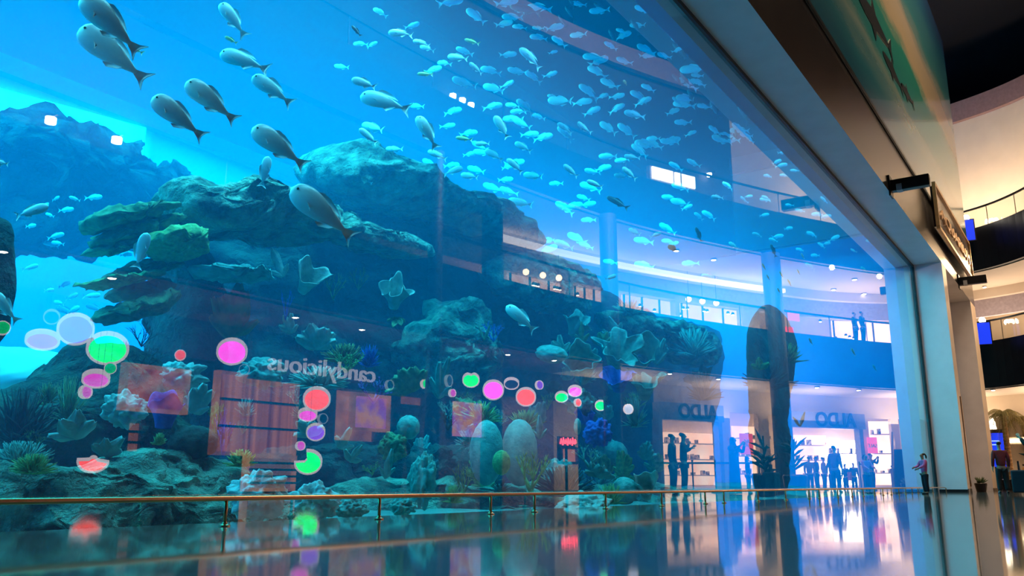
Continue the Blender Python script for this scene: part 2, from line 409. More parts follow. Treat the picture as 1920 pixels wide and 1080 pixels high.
def storefront(x0, x1, ytop, ysign, lab, textx, th, idx):
    A = q_of((x0+x1)/2, ytop, 4.0)
    t = thing_at('shop_portal', Vector((A[0].x, A[0].y, 0)), lab, 'shop front', None)
    o, c, n, ax, z0, z1 = panel('fascia_board', x0, x1, ytop, ysign, 3.3, 0.5, signgrey, t)
    tx = q_of(textx, (ytop+ysign)/2, 3.27)
    au = ax.normalized(); tq = Vector((tx[0].x, tx[0].y, 0)); tq = c+au*(tq-c).dot(au)
    text('lettering', 'ALDO', Vector((tq.x, tq.y, (z0+z1)/2))-n*0.05, n, th, letterm, t, 0.03, 0.02)
    zl = z0
    panel('jamb', x0, x0+7, 0, 0, 3.3, 0.45, signgrey, t, z0=0, z1=zl)
    panel('jamb', x1-7, x1, 0, 0, 3.3, 0.45, signgrey, t, z0=0, z1=zl)
    return t
storefront(1237, 1357, 757, 789, 'grey framed shop front lettered ALDO with two men silhouetted before it', 1308, 0.95, 0)
storefront(1478, 1622, 774, 803, 'wide grey framed shop front lettered ALDO before the brightest display', 1563, 1.05, 1)
for (a, b) in ((1357, 1372), (1425, 1445), (1622, 1632), (1676, 1690)):
    o = panel('wall_pier', a, b, 0, 0, 4.0, 0.3, cream_wall, None, z0=0, z1=3.9)[0]; o['kind'] = 'structure'
# dark pier, its near part added to screen off the lit back wall
o = panel('wall_dark_pier_widened', 1092, 1229, 0, 0, 3.9, 0.3, dark, None, z0=0, z1=Z2)[0]; o['kind'] = 'structure'
# glowing display walls inside the shops
def display(xa, xb, ya, yb, off, m, lab, grp=None, shelves=3):
    A = q_of((xa+xb)/2, ya, off)
    t = thing_at('display_wall', Vector((A[0].x, A[0].y, 0)), lab, 'display', grp)
    o, c, n, ax, z0, z1 = panel('lit_back', xa, xb, ya, yb, off, 0.1, m, t, z0=0.25)
    for k in range(shelves):
        z = z0+(z1-z0)*(k+0.6)/(shelves+0.3)
        s = MB().obox(Vector((c.x, c.y, z))-n*0.2, ax*0.98, n*0.2, Vector((0, 0, 0.025))).build('shelf', fas2, None)
        s.parent = t; s.matrix_parent_inverse = Matrix.Translation(t.location).inverted()
    # goods standing on each shelf, one mesh of shoes and boxes per shelf
        g = MB(); L_ = ax.length
        for q in range(int(L_*2/0.34)):
            u = -0.94+1.88*q/max(1, int(L_*2/0.34)-1); hh = random.uniform(0.06, 0.16)
            if random.random() < 0.3: continue
            g.obox(Vector((c.x, c.y, z+0.03+hh))-n*0.22+ax*u, ax.normalized()*random.uniform(0.05, 0.1), n*0.12, Vector((0, 0, hh)))
        if g.v:
            s2 = g.build('goods', mat('goods_mixed', (0.30, 0.10, 0.08), 0.5, 0, 0.8, 5, c2=(0.75, 0.62, 0.5), sharp=True), None)
            s2.parent = t; s2.matrix_parent_inverse = Matrix.Translation(t.location).inverted()
    return t
display(1243, 1350, 812, 900, 9.6, shopglow, 'glowing shoe shelves behind the two standing men')
display(1376, 1440, 800, 905, 8.6, shopglow, 'narrow lit display between the two grey shop fronts')
display(1490, 1552, 816, 905, 9.6, shopglow, 'lit shelves inside the wide shop front, beside the white hot display')
display(1553, 1606, 826, 880, 9.0, hot, 'blazing white display at the heart of the wide shop front', None, 2)
display(1634, 1676, 790, 900, 8.4, shopglow, 'tall lit display at the end of the shop row beside the pillar')
# red sale posters
redp = glow('red_poster', (0.85, 0.06, 0.10), 1.5)
for k, (a, b, y0, y1, lab) in enumerate([(1388, 1412, 813, 852, 'red poster hanging in the window between the two shop fronts'), (1627, 1645, 820, 850, 'red poster in the end window beside the person'), (1234, 1243, 822, 848, 'red notice at the edge of the first shop window')]):
    o = panel('poster', a, b, y0, y1, 3.6, 0.04, redp)[0]; tag(o, lab, 'poster')
for k, (a, y, s) in enumerate([(1400, 832, '%'), (1636, 836, 'SALE')]):
    tx = q_of(a, y, 3.56)
    o = text('poster_lettering', s, tx[0], tx[2], 0.55 if s == '%' else 0.28, mat('white_print', (0.8, 0.75, 0.72), 0.5)); tag(o, 'pale lettering on the red poster '+('between the shop fronts' if k == 0 else 'in the end window'), 'lettering')

for (a, b, y0, y1, c, lab) in [(1477, 1499, 585, 601, (1.0, 0.12, 0.55), 'magenta lit sign board in the upper level shop right of the column'), (1474, 1488, 613, 627, (1.0, 0.05, 0.08), 'red lit panel under the magenta sign board upstairs')]:
    o = panel('sign_board', a, b, y0, y1, 4.6, 0.1, glow('board_%d' % a, c, 1.8))[0]; tag(o, lab, 'sign')
# columns at the balcony edge (as they stand in the glass)
colm = mat('column_plaster', (0.085, 0.08, 0.085), 0.45, 0, 0.05, 1)
for k, (px, wpx, co) in enumerate([(1147, 36, -0.15), (1460, 36, -0.15), (922, 44, 3.2), (812, 30, -0.15)]):
    h = q_of(px, 700, co); R = (h[0]-CAMM).length; r = wpx*R/F_PX/2*0.93
    o = MB().lathe([(r, 0), (r, 11.25)], 28, (h[0].x, h[0].y, 0)).build('wall_column', colm, smooth=False)
    for p in o.data.polygons: p.use_smooth = len(p.vertices) == 4
    o['kind'] = 'structure'

# level 2 shop band: lit shopfront low, sign band, cove
sweep('wall_shopfront_upper', [(5.0, 9.75), (5.0, 10.75), (5.3, 10.75), (5.3, 9.75)], mat('lavender_band', (0.42, 0.36, 0.42), 0.5), 22)['kind'] = 'structure'
sweep('trim_4', [(4.2, 10.78), (4.2, 10.98), (4.6, 10.98), (4.6, 10.78)], glow('cove_white', (1.0, 0.86, 0.72), 2.6), 44, 66)['kind'] = 'structure'
sweep('wall_bulkhead', [(4.6, 10.75), (4.6, Z3B-0.04), (5.3, Z3B-0.04), (5.3, 10.75)], soffit, 22)['kind'] = 'structure'
peach = glow('peach_shop_wall', (1.0, 0.48, 0.27), 2.4, (1.0, 0.62, 0.40), 0.6)
for (a, b, lab) in [(953, 1062, 'lit shop window upstairs under the three warm lamps'), (1076, 1130, 'short lit shop window upstairs beside the blue column'), (1168, 1268, 'lit shop window upstairs right of the blue column'), (1276, 1392, 'peach shop window upstairs under three round lamps'), (1560, 1672, 'peach shop front upstairs behind the two people')]:
    A = q_of((a+b)/2, 600, 5.4)
    t = thing_at('upper_shop_window', Vector((A[0].x, A[0].y, Z2B)), lab, 'shop window', None)
    o, c, n, ax, z0, z1 = panel('lit_wall', a, b, 0, 0, 5.6, 0.1, peach, t, z0=Z2B, z1=9.75)
    for s in range(4):
        u = -0.98+1.96*s/3
        f = MB().obox(Vector((c.x, c.y, (z0+z1)/2))+ax*u-n*0.1, ax.normalized()*0.03, n*0.05, Vector((0, 0, (z1-z0)/2))).build('mullion', blackp, None)
        f.parent = t; f.matrix_parent_inverse = Matrix.Translation(t.location).inverted()
for (a, b) in [(1062, 1076), (1268, 1276), (1392, 1425)]:
    o = panel('wall_upper_pier', a, b, 0, 0, 5.0, 0.4, fas2, None, z0=Z2B, z1=9.75)[0]; o['kind'] = 'structure'

# balustrades
def balustrade(z, label, i0=0, i1=None):
    i1 = NE if i1 is None else i1
    t = empty('glass_balustrade', (EC[(i0+i1)//2].x, EC[(i0+i1)//2].y, z), label, 'balustrade')
    inv = Matrix.Translation(t.location).inverted()
    g = sweep('glass_panel', [(0.06, z+0.04), (0.06, z+1.0), (0.08, z+1.0), (0.08, z+0.04)], GLB, i0, i1); g.parent = t; g.matrix_parent_inverse = inv
    h = sweep('handrail', [(0.02, z+1.02), (0.02, z+1.10), (0.12, z+1.10), (0.12, z+1.02)], blackp, i0, i1); h.parent = t; h.matrix_parent_inverse = inv
    for i in range(i0, i1+1, 4):
        p = EC[i]+EN[i]*0.1
        b = MB().box(p.x-0.02, p.x+0.02, p.y-0.02, p.y+0.02, z, z+1.05).build('post', mat('steel_post', (0.5, 0.42, 0.35), 0.3, 0.8)); b.parent = t; b.matrix_parent_inverse = inv
    return t
GLB = glass_mat('balustrade_glass', 0.03, (0.93, 0.95, 0.94))
balustrade(Z2B, 'long curved glass balustrade along the second level balcony')
balustrade(Z3, 'long curved glass balustrade along the third level balcony')

# ------------------------------------------------------------------ lights seen in the glass and directly
lensm = glow('lamp_lens', (1.0, 0.90, 0.72), 26)
ringm = mat('lamp_ring', (0.5, 0.45, 0.4), 0.4)
def downlight(P, r, label, group, m=None):
    t = empty('ceiling_downlight', P, label, 'ceiling light', group)
    MB().lathe([(r*1.35, 0.05), (r*1.35, -0.02), (r*1.1, -0.03), (r*1.1, 0.05)], 16).build('ring', ringm, t)
    MB().lathe([(r, 0.04), (r, -0.025), (r*0.6, -0.045)], 16).build('lens', m or lensm, t)
    return t
DG = 'downlights in the ground floor soffit'; DU = 'downlights under the third level balcony'
for (px, py) in [(210, 520), (554, 594), (679, 617), (952, 664), (1039, 675), (1256, 700), (1347, 710), (1532, 726), (1610, 731), (5, 470)]:
    d = vray(px, py); t = (Z1-0.09-CAMM.z)/d.z; downlight(CAMM+d*t, 0.10, 'small round downlight in the soffit over the ground floor shops', DG)
for (px, py) in [(682, 451), (706, 458), (1602, 524), (1563, 543), (1620, 551), (1647, 566), (1338, 487), (1268, 470)]:
    d = vray(px, py); t = (Z3B-0.09-CAMM.z)/d.z; downlight(CAMM+d*t, 0.12, 'small round downlight under the third level balcony', DU)
for (px, py) in [(1846, 538), (1856, 555)]:
    d = ray(px, py); t = (Z3B-0.09-CAM.z)/d.z; downlight(CAM+d*t, 0.09, 'small round downlight under the third level balcony', DU)
for (px, py) in [(1862, 731), (1880, 748)]:
    d = ray(px, py); t = (Z1-0.09-CAM.z)/d.z; downlight(CAM+d*t, 0.09, 'small round downlight in the soffit over the ground floor shops', DG)
# round warm globe lamps of the upper shops
globe = glow('globe_light', (1.0, 0.62, 0.32), 14)
def globe_lamp(px, py, off, r, label, group):
    h = vfac(px, py, off); P = h[0]
    t = empty('globe_lamp', P, label, 'lamp', group)
    bm = bmesh.new(); bmesh.ops.create_icosphere(bm, subdivisions=3, radius=r); me = bpy.data.meshes.new('globe'); bm.to_mesh(me); bm.free()
    for p in me.polygons: p.use_smooth = True
    link('globe', me, globe, t)
    MB().tube([(0, 0, r*0.9), (0, 0, max(0.3, Z3B-0.05-P.z))], 0.012, 6).build('cord', blackp, t)
for k, (px, py) in enumerate([(986, 510), (1018, 516), (1048, 521)]): globe_lamp(px, py, 4.5, 0.15, ('left', 'middle', 'right')[k]+' lamp of the three round warm ones over the near lit window upstairs', 'three lamps over the near upper window')
for k, (px, py) in enumerate([(1291, 561), (1317, 565), (1343, 568)]): globe_lamp(px, py, 4.5, 0.15, ('left', 'middle', 'right')[k]+' lamp of the three round warm ones over the long peach window upstairs', 'three lamps over the peach upper window')
# little spot lamps low in the upper shops
spl = glow('spot_lens', (1.0, 0.85, 0.6), 12)
for (px, py) in [(1000, 533), (1004, 534), (1009, 535), (1040, 540), (1045, 541), (1050, 542), (1083, 552), (1200, 573), (1227, 582), (1275, 590), (1281, 578), (1289, 578), (1320, 582), (1326, 583), (1365, 587), (1374, 589), (1494, 593), (1510, 592), (1520, 592), (1567, 634), (1586, 629), (1593, 632), (1601, 634), (1538, 602)]:
    h = vfac(px, py, 5.2)
    t = empty('shop_spotlight', h[0], 'tiny bright spotlight inside the upper level shop windows', 'spotlight', 'tiny spotlights of the upper shops')
    MB().lathe([(0.05, 0.05), (0.075, -0.05), (0.05, -0.07)], 10).build('lens', spl, t)
    MB().lathe([(0.03, 0.11), (0.085, 0.07), (0.085, -0.04), (0.08, -0.04)], 10).build('shade', blackp, t)
# bright rectangular fixture high up
A = vfac(1222, 320, 3.4); B = vfac(1303, 340, 3.4)
t = empty('lightbox', (A[0]+B[0])/2, 'bright white rectangular light panel high on the drum wall', 'light panel')
ax = (B[0]-A[0])/2; ax.z = 0; n = Vector((ax.y, -ax.x, 0)).normalized()
if n.dot(A[2]) < 0: n = -n
zc = vfac(1262, 333, 3.4)[0].z-t.location.z
for s in (-0.52, 0.52):
    MB().obox(Vector((0, 0, zc))+ax*s, ax*0.46, n*0.05, Vector((0, 0, 0.32))).build('diffuser', glow('fixture_white', (1, 0.95, 0.75), 5), t)
MB().obox(Vector((0, 0, zc))+n*0.2, ax*1.04, n*0.13, Vector((0, 0, 0.38))).build('housing', fas2, t)
for (px, py, lab_) in [(849, 180, 'left spotlight of three close together amid the fish school'), (867, 188, 'middle spotlight of three close together amid the fish school'), (883, 197, 'right spotlight of three close together amid the fish school'), (1330, 328, 'single white spotlight just right of the bright rectangular light panel'), (1500, 427, 'left one of the upper pair of tiny lights near the top right pane edge'), (1514, 428, 'right one of the upper pair of tiny lights near the top right pane edge'), (1499, 451, 'tiny light straight below the left one of the upper pair'), (1549, 448, 'tiny light leftmost in the three right of the upper pair'), (1534, 470, 'lowest tiny light in the loose cluster near the pane edge'), (1575, 463, 'tiny light below the last one of the loose cluster'), (1587, 445, 'rightmost tiny light in the loose cluster near the pane edge'), (95, 226, 'white spotlight at the left above the distant hazy rocks'), (219, 263, 'white spotlight at the right above the distant hazy rocks')]:
    h = vfac(px, py, 3.7)
    if h: 
        t = empty('drum_spotlight', h[0], lab_, 'spotlight')
        MB().lathe([(0.14, 0.08), (0.14, -0.08), (0.08, -0.1)], 12).build('lens', lensm, t)
        MB().box(-0.03, 0.03, -0.03, 0.35, 0.08, 0.14).build('bracket', blackp, t)

# ------------------------------------------------------------------ the sweet shop
dc = {'green': (0.0, 1.0, 0.12), 'magenta': (1.0, 0.05, 0.75), 'red': (1.0, 0.06, 0.04), 'purple': (0.34, 0.06, 1.0), 'dark': (0.02, 0.03, 0.12), 'cyan': (0.0, 0.10, 0.18), 'white': (0.7, 0.72, 0.9)}
rimm = glow('disc_rim', (1.0, 0.82, 0.80), 3.0)
rimd = glow('disc_rim_dim', (0.6, 0.75, 0.8), 1.3)
def disc(px, py, w_, h_, colr, st=7.0, off=1.6, lab=None, notch=None):
    hh = vfac(px, py, off); P = hh[0]; view = (CAMM-P); dist = view.length
    vw = Vector((view.x, view.y, 0)).normalized(); a = w_/2*dist/F_PX*0.95
    asp = min(1, h_/w_); squeeze = min(1, w_/h_)
    if h_ > w_: a = h_/2*dist/F_PX*0.95
    ang = math.acos(max(0.15, asp)) if h_ <= w_ else 0.0
    side = vw.cross(Vector((0, 0, 1)))
    nrm = (vw*math.cos(ang)+Vector((0, 0, -1))*math.sin(ang)).normalized()
    if h_ > w_:
        b = math.acos(max(0.2, squeeze)); nrm = (vw*math.cos(b)+side*math.sin(b)).normalized()
    q = nrm.to_track_quat('Z', 'Y').to_matrix().to_4x4()
    t = empty('candy_disc', P, lab or ('glowing round %s drum with pale rim hanging in the sweet shop' % colr), 'lit disc', None)
    n = 36; pts = []
    def okp(al): 
        if notch is None: return 1.0
        return notch(al)
    T = 0.06
    prof = [okp(2*PI*j/n) for j in range(n)]
    def ringmesh(ro, ri, z0, z1, m, nm):
        mb = MB()
        for j in range(n):
            al = 2*PI*j/n
            for (rr, z) in ((ro, z0), (ro, z1), (ri, z1), (ri, z0)): mb.v.append(q @ Vector((rr*prof[j]*math.cos(al), rr*prof[j]*math.sin(al), z)))
        for j in range(n):
            for k in range(4): mb.f.append((j*4+k, j*4+(k+1) % 4, ((j+1) % n)*4+(k+1) % 4, ((j+1) % n)*4+k))
        return mb.build(nm, m, t)
    ringmesh(a, a*0.87, -T, T, rimm if st > 2 else rimd, 'rim')
    mb = MB()
    for z in (-T*0.4, T*0.5):
        for j in range(n):
            al = 2*PI*j/n; mb.v.append(q @ Vector((a*0.88*prof[j]*math.cos(al), a*0.88*prof[j]*math.sin(al), z)))
    mb.f.append(tuple(range(n-1, -1, -1))); mb.f.append(tuple(range(n, 2*n)))
    for j in range(n): mb.f.append((j, (j+1) % n, n+(j+1) % n, n+j))
    c = dc[colr]; mb.build('face', glow('disc_%s_%d' % (colr, int(st*10)), c, st, tuple(min(1, x*0.85+0.015) for x in c), 1.5), t)
    MB().tube([(0, 0, a*0.6), (0, 0, max(a*0.7, Z1-0.06-P.z))], 0.003, 5).build('cord', blackp, t)
    return t
RK = {'green': 'green', 'magenta': 'magenta', 'red': 'red', 'purple': 'purple'}
DL = [
 (5,615,24,24,'green',2.2,'dim green glowing disc at the very left of the sweet shop'),
 (97,594,26,23,'cyan',0.6,'unlit disc with a thin ring above the salmon oval'),
 (80,637,54,24,'red',3.0,'flat salmon red oval disc left of the purple disc'),
 (142,617,60,50,'purple',5,'large glowing purple disc at the left of the sweet shop'),
 (202,653,70,50,'green',9,'largest glowing green disc, beside the large purple one'),
 (207,690,21,20,'green',2.2,'small dim green disc just under the largest green disc'),
 (180,710,46,24,'magenta',5,'flat magenta oval disc under the largest green disc'),
 (160,735,18,24,'magenta',3.5,'small upright magenta disc hanging lowest at the left'),
 (338,666,20,20,'red',6,'small round red disc hanging alone in the dark'),
 (435,659,56,44,'magenta',9,'large magenta disc left of the candylicious lettering'),
 (458,693,20,20,'cyan',0.6,'unlit ringed disc below the large magenta disc'),
 (594,748,52,42,'red',9,'large red disc below the candylicious lettering'),
 (577,777,36,20,'magenta',7,'flat magenta disc directly under the large red disc'),
 (605,785,17,20,'cyan',0.6,'small unlit ringed disc between flat magenta and purple discs'),
 (592,810,36,30,'purple',5,'purple disc with white rim under the flat magenta disc'),
 (563,836,16,18,'magenta',4,'small magenta disc above the notched green disc'),
 (730,722,14,20,'cyan',0.6,'small unlit ringed disc right of the shop lettering'),
 (796,720,13,18,'green',4,'small green disc partly hidden near the dark column'),
 (841,714,12,24,'cyan',1.2,'thin upright ringed disc just left of the two lobed green one'),
 (848,737,12,16,'magenta',3,'tiny magenta disc under the thin upright ringed disc'),
 (925,731,42,36,'magenta',11,'large magenta disc in the middle of the right cluster'),
 (959,719,30,18,'dark',2.1,'dark oval disc with white rim between magenta and red discs'),
 (986,744,40,34,'red',10,'large red disc in the right cluster of discs'),
 (1011,722,14,18,'purple',3,'tiny purple disc right of the large red disc'),
 (1053,744,26,18,'green',7,'oval green disc below the oval magenta disc'),
 (1078,733,28,18,'magenta',8,'oval magenta disc at the upper right of the right cluster'),
 (1083,755,12,16,'red',6,'tiny red disc under the oval magenta disc'),
 (1126,760,22,18,'green',7,'green disc at the right end of the right cluster'),
 (1178,767,18,20,'white',3,'plain white round disc beside the dark pier')]
for i_, (px, py, a, b, c, st, lab) in enumerate(DL): disc(px, py, a, b, c, st*1.1, 0.6+0.5*(i_ % 5), lab)
disc(883, 712, 34, 26, 'green', 9, 1.6, 'two lobed green disc at the left of the right cluster', notch=lambda al: 1-0.28*math.exp(-((al-PI/2)/0.3)**2))
disc(578, 866, 52, 44, 'green', 10, 0.9, 'glowing green disc with a square notch cut from its top', notch=lambda al: 0.25 if 0.15 < al < 1.35 else 1.0)
disc(175, 862, 52, 40, 'red', 10, 0.5, 'glowing red fan shaped half disc hanging low on a thin cord', notch=lambda al: 1.0 if al > PI*1.0 or al < 0.1 else 0.25)

# lit panels, posters and counters of the sweet shop
red1 = glow('candy_red', (0.22, 0.01, 0.03), 2.2, (1.0, 0.20, 0.12), 1.6)
red2 = glow('candy_stripes', (0.30, 0.02, 0.02), 2.1, (1.0, 0.32, 0.12), 0.9, (6, 6, 0.05))
ora = glow('candy_orange', (0.35, 0.08, 0.04), 1.8, (1.0, 0.38, 0.16), 1.2)
mul = glow('candy_dots', (0.95, 0.35, 0.18), 2.4, (0.45, 0.08, 0.75), 2.2)
def slab(nm, xa, xb, ya, yb, off, m, lab, cat, th=0.15, frame=None, rows=0):
    A = q_of((xa+xb)/2, (ya+yb)/2, off)
    o, c, n, ax, z0, z1 = panel('panel', xa, xb, ya, yb, off, th, m)
    t = empty(nm, Vector((c.x, c.y, z0)), lab, cat); inv = Matrix.Translation(t.location).inverted()
    o.parent = t; o.matrix_parent_inverse = inv
    f = MB(); fw = 0.05; cz = (z0+z1)/2; zh = (z1-z0)/2
    cc = Vector((c.x, c.y, cz))
    for s in (-1, 1):
        f.obox(cc+ax*s, ax.normalized()*fw, n*(th/2+0.05), Vector((0, 0, zh+fw)))
        f.obox(cc+Vector((0, 0, zh*s)), ax, n*(th/2+0.05), Vector((0, 0, fw)))
    fo = f.build('frame', frame or ora, None); fo.parent = t; fo.matrix_parent_inverse = inv
    for r in range(rows):
        z = z0+(z1-z0)*(r+1)/(rows+1)
        s = MB().obox(Vector((c.x, c.y, z))-n*0.12, ax*0.97, n*0.12, Vector((0, 0, 0.03))).build('shelf', blackp, None); s.parent = t; s.matrix_parent_inverse = inv
    return t
slab('candy_billboard', 230, 348, 690, 770, 3.0, red1, 'big red lit billboard panel of the sweet shop behind the blue sponge', 'billboard')
slab('candy_window', 402, 552, 706, 852, 3.0, red2, 'tall red and orange striped lit window of the sweet shop', 'shop window', rows=2)
slab('candy_counter', 460, 548, 856, 918, 2.6, glow('counter_brown', (0.55, 0.2, 0.12), 1.2), 'brown lit counter of stacked shelves under the striped window', 'counter', rows=4)
slab('candy_doorway', 622, 700, 732, 830, 3.2, ora, 'orange lit doorway panel right of the large red disc', 'doorway panel', frame=redsof)
slab('dotted_poster', 660, 726, 742, 806, 2.9, mul, 'orange poster with purple and red round spots', 'poster')
slab('candy_window', 745, 790, 742, 762, 3.2, ora, 'narrow orange strip window left of the dark column', 'shop window', frame=redsof)
slab('candy_window', 842, 905, 752, 822, 3.2, mul, 'mottled lit shop window above the two domed corals', 'shop window', frame=redsof)
slab('candy_window', 232, 262, 790, 850, 3.3, ora, 'small orange lit window below the red billboard', 'shop window', frame=redsof, rows=2)
slab('kiosk_panel', 1050, 1080, 840, 868, 2.4, glow('kiosk_orange', (0.9, 0.3, 0.15), 1.6), 'small orange kiosk front under the red neon sign', 'kiosk', frame=redsof)
# its name over the door
neon = glow('letter_edge', (0.85, 0.78, 0.8), 2.0)
h1 = q_of(600, 692, 2.6)
fb, c, n, ax, z0, z1 = panel('board', 470, 760, 655, 726, 2.75, 0.15, mat('candy_board', (0.06, 0.02, 0.04), 0.4))
t = empty('shop_sign', Vector((c.x, c.y, z0)), 'candylicious lettering with pale edges on a dark board', 'sign')
fb.parent = t; fb.matrix_parent_inverse = Matrix.Translation(t.location).inverted()
L1 = q_of(500, 690, 2.6)[0]; L2 = q_of(700, 690, 2.6)[0]
tx = text('lettering', 'candylicious', Vector(((L1.x+L2.x)/2, (L1.y+L2.y)/2, h1[0].z))-n*0.08, n, 0.62, neon, t, 0.04)
wd = max(v.co.x for v in tx.data.vertices)-min(v.co.x for v in tx.data.vertices)
k = (L2-L1).xy.length/wd
for v in tx.data.vertices: v.co.x *= k; v.co.y *= 1.25
# red neon kiosk sign
rn = glow('red_neon', (1.0, 0.06, 0.08), 14)
h = q_of(1064, 828, 2.2); t = empty('neon_sign', h[0], 'small row of glowing red neon marks over the kiosk', 'sign')
wv = 43*((h[0]-CAMM).length)/F_PX; tn = h[1]; 
for k in range(7):
    u = (k-3)/7*wv; a = 0.10+0.05*(k % 2)
    MB().tube([tn*u+Vector((0, 0, -a)), tn*(u+wv*0.05)+Vector((0, 0, a)), tn*(u+wv*0.09)+Vector((0, 0, -a*0.6))], 0.035, 6).build('neon_tube', rn, t)
MB().obox(h[2]*0.08, tn*wv*0.52, h[2]*0.03, Vector((0, 0, 0.2))).build('backing', blackp, t)
MB().obox(h[2]*0.08+Vector((0, 0, -h[0].z/2-0.1)), tn*0.05, h[2]*0.03, Vector((0, 0, h[0].z/2-0.1))).build('post', blackp, t)

# ------------------------------------------------------------------ rail before the glass
brass = mat('bronze_rail', (0.60, 0.29, 0.13), 0.28, 0.85, 0.08, 3)
RX = [425, 712, 920, 1002, 1135, 1240, 1322, 1357, 1421, 1473, 1517, 1536, 1571, 1598, 1619, 1640, 1656, 1672, 1686, 1699, 1711, 1722, 1733, 1750]
RZ = 0.168
def rail_y(x): return -0.42 + 0.10*math.sin(min(1, max(0, (x-2)/14))*PI) * -1.0
def rail_pt(px):
    d = ray(px, 930); d = Vector((d.x, d.y, 0)).normalized(); y = -0.42
    for _ in range(6):
        t = (y-CAM.y)/d.y; x = d.x*t; y = rail_y(x)
    return Vector((x, y, 0))
rl = empty('guard_rail', (10, -0.42, 0), 'low bronze guard rail running along the foot of the glass', 'rail')
pts = [Vector((x, rail_y(x), RZ)) for x in [-2+0.5*i for i in range(71)]]; pts = [p for p in pts if p.x < 33.2]; pts.append(Vector((33.4, -0.42, RZ-0.02))); pts.append(Vector((33.42, -0.42, 0.0)))
MB().tube([p-rl.location for p in pts], 0.0165, 12).build('handrail', brass, rl, smooth=True)
for px in [-170] + RX:
    p = rail_pt(px)
    if p.x > 33: continue
    po = MB().tube([p-rl.location+Vector((0, 0, 0.0)), p-rl.location+Vector((0, 0, RZ-0.005))], 0.012, 10).build('post', brass, rl, smooth=True)
    MB().lathe([(0.034, 0.0), (0.034, 0.008), (0.02, 0.013), (0.013, 0.026), (0.012, 0.03)], 16, p-rl.location).build('base_collar', brass, rl)

# ------------------------------------------------------------------ mural, sign and arms on the wall
def mural_mat():
    m, nt, b, out = new_mat('sea_mural'); N = nt.nodes.new; L = nt.links.new
    tc = N('ShaderNodeTexCoord'); mp = N('ShaderNodeMapping'); mp.inputs['Scale'].default_value = (0.16, 1, 1.0); L(tc.outputs['Object'], mp.inputs['Vector'])
    nz = N('ShaderNodeTexNoise'); nz.inputs['Scale'].default_value = 0.8; nz.inputs['Detail'].default_value = 5; nz.inputs['Roughness'].default_value = 0.55; L(mp.outputs['Vector'], nz.inputs['Vector'])
    sp = N('ShaderNodeSeparateXYZ'); L(tc.outputs['Object'], sp.inputs[0])
    a = N('ShaderNodeMath'); a.operation = 'MULTIPLY_ADD'; L(nz.outputs['Fac'], a.inputs[0]); a.inputs[1].default_value = 2.4; L(sp.outputs['Z'], a.inputs[2])
    s = N('ShaderNodeMapRange'); s.inputs['From Min'].default_value = 0.8; s.inputs['From Max'].default_value = 13; L(a.outputs[0], s.inputs['Value'])
    r = N('ShaderNodeValToRGB'); e = r.color_ramp.elements
    cols = [(0.0, (0.034, 0.170, 0.272)), (0.12, (0.051, 0.306, 0.374)), (0.2, (0.340, 0.510, 0.442)), (0.24, (0.051, 0.374, 0.374)), (0.40, (0.051, 0.442, 0.340)), (0.45, (0.800, 0.646, 0.408)), (0.56, (0.765, 0.646, 0.476)), (0.66, (0.085, 0.374, 0.425)), (0.85, (0.034, 0.204, 0.408)), (1.0, (0.034, 0.085, 0.340))]
    e[0].position, e[0].color = cols[0][0], (*cols[0][1], 1); e[1].position, e[1].color = cols[-1][0], (*cols[-1][1], 1)
    for (p, c) in cols[1:-1]: q = e.new(p); q.color = (*c, 1)
    L(s.outputs[0], r.inputs['Fac']); L(r.outputs['Color'], b.inputs['Base Color']); b.inputs['Roughness'].default_value = 0.16
    b.inputs['Coat Weight'].default_value = 0.3
    return m
ml = at(1515, 0, YF-0.04); z_lo = ml.z
mu = empty('sea_mural', (25, YF-0.04, z_lo), 'long teal sea mural banner on the wall above the glass', 'mural')
MB().box(-35, XW-25-0.15, 0, 0.03, 0, 22-z_lo-0.2).build('banner', mural_mat(), mu)
b_ = MB(); b_.box(-35, XW-25-0.1, -0.03, 0.02, -0.1, 0.0).build('border', mat('mural_border', (0.05, 0.07, 0.08), 0.25, 0.5), mu)
# dark sharks printed on it, as thin shapes
sharkm = mat('printed_shark', (0.05, 0.06, 0.07), 0.2)
def shark_print(px, py, L_, tilt):
    P = at(px, py, YF-0.06)-mu.location
    prof = [(-1, 0.02), (-0.8, 0.10), (-0.45, 0.16), (-0.15, 0.2), (-0.02, 0.42), (0.08, 0.19), (0.4, 0.12), (0.75, 0.05), (1.0, 0.26), (0.92, 0.0), (1.0, -0.2), (0.75, -0.03), (0.4, -0.07), (0.0, -0.12), (-0.1, -0.33), (-0.25, -0.14), (-0.6, -0.12), (-0.9, -0.06)]
    mb = MB(); k = len(prof); ct, st = math.cos(tilt), math.sin(tilt)
    for y in (0, 0.01):
        for (a, b) in prof: mb.v.append((P.x+(a*ct-b*0.9*st)*L_, P.y+y, P.z+(a*st+b*0.9*ct)*L_*0.8))
    mb.f.append(tuple(range(k))); mb.f.append(tuple(range(2*k-1, k-1, -1)))
    for i in range(k): mb.f.append((i, (i+1) % k, k+(i+1) % k, k+i))
    mb.build('printed_shark', sharkm, mu)
shark_print(1642, 45, 2.6, 0.1); shark_print(1675, 135, 1.6, 0.0); shark_print(1702, 178, 1.3, 0.1)
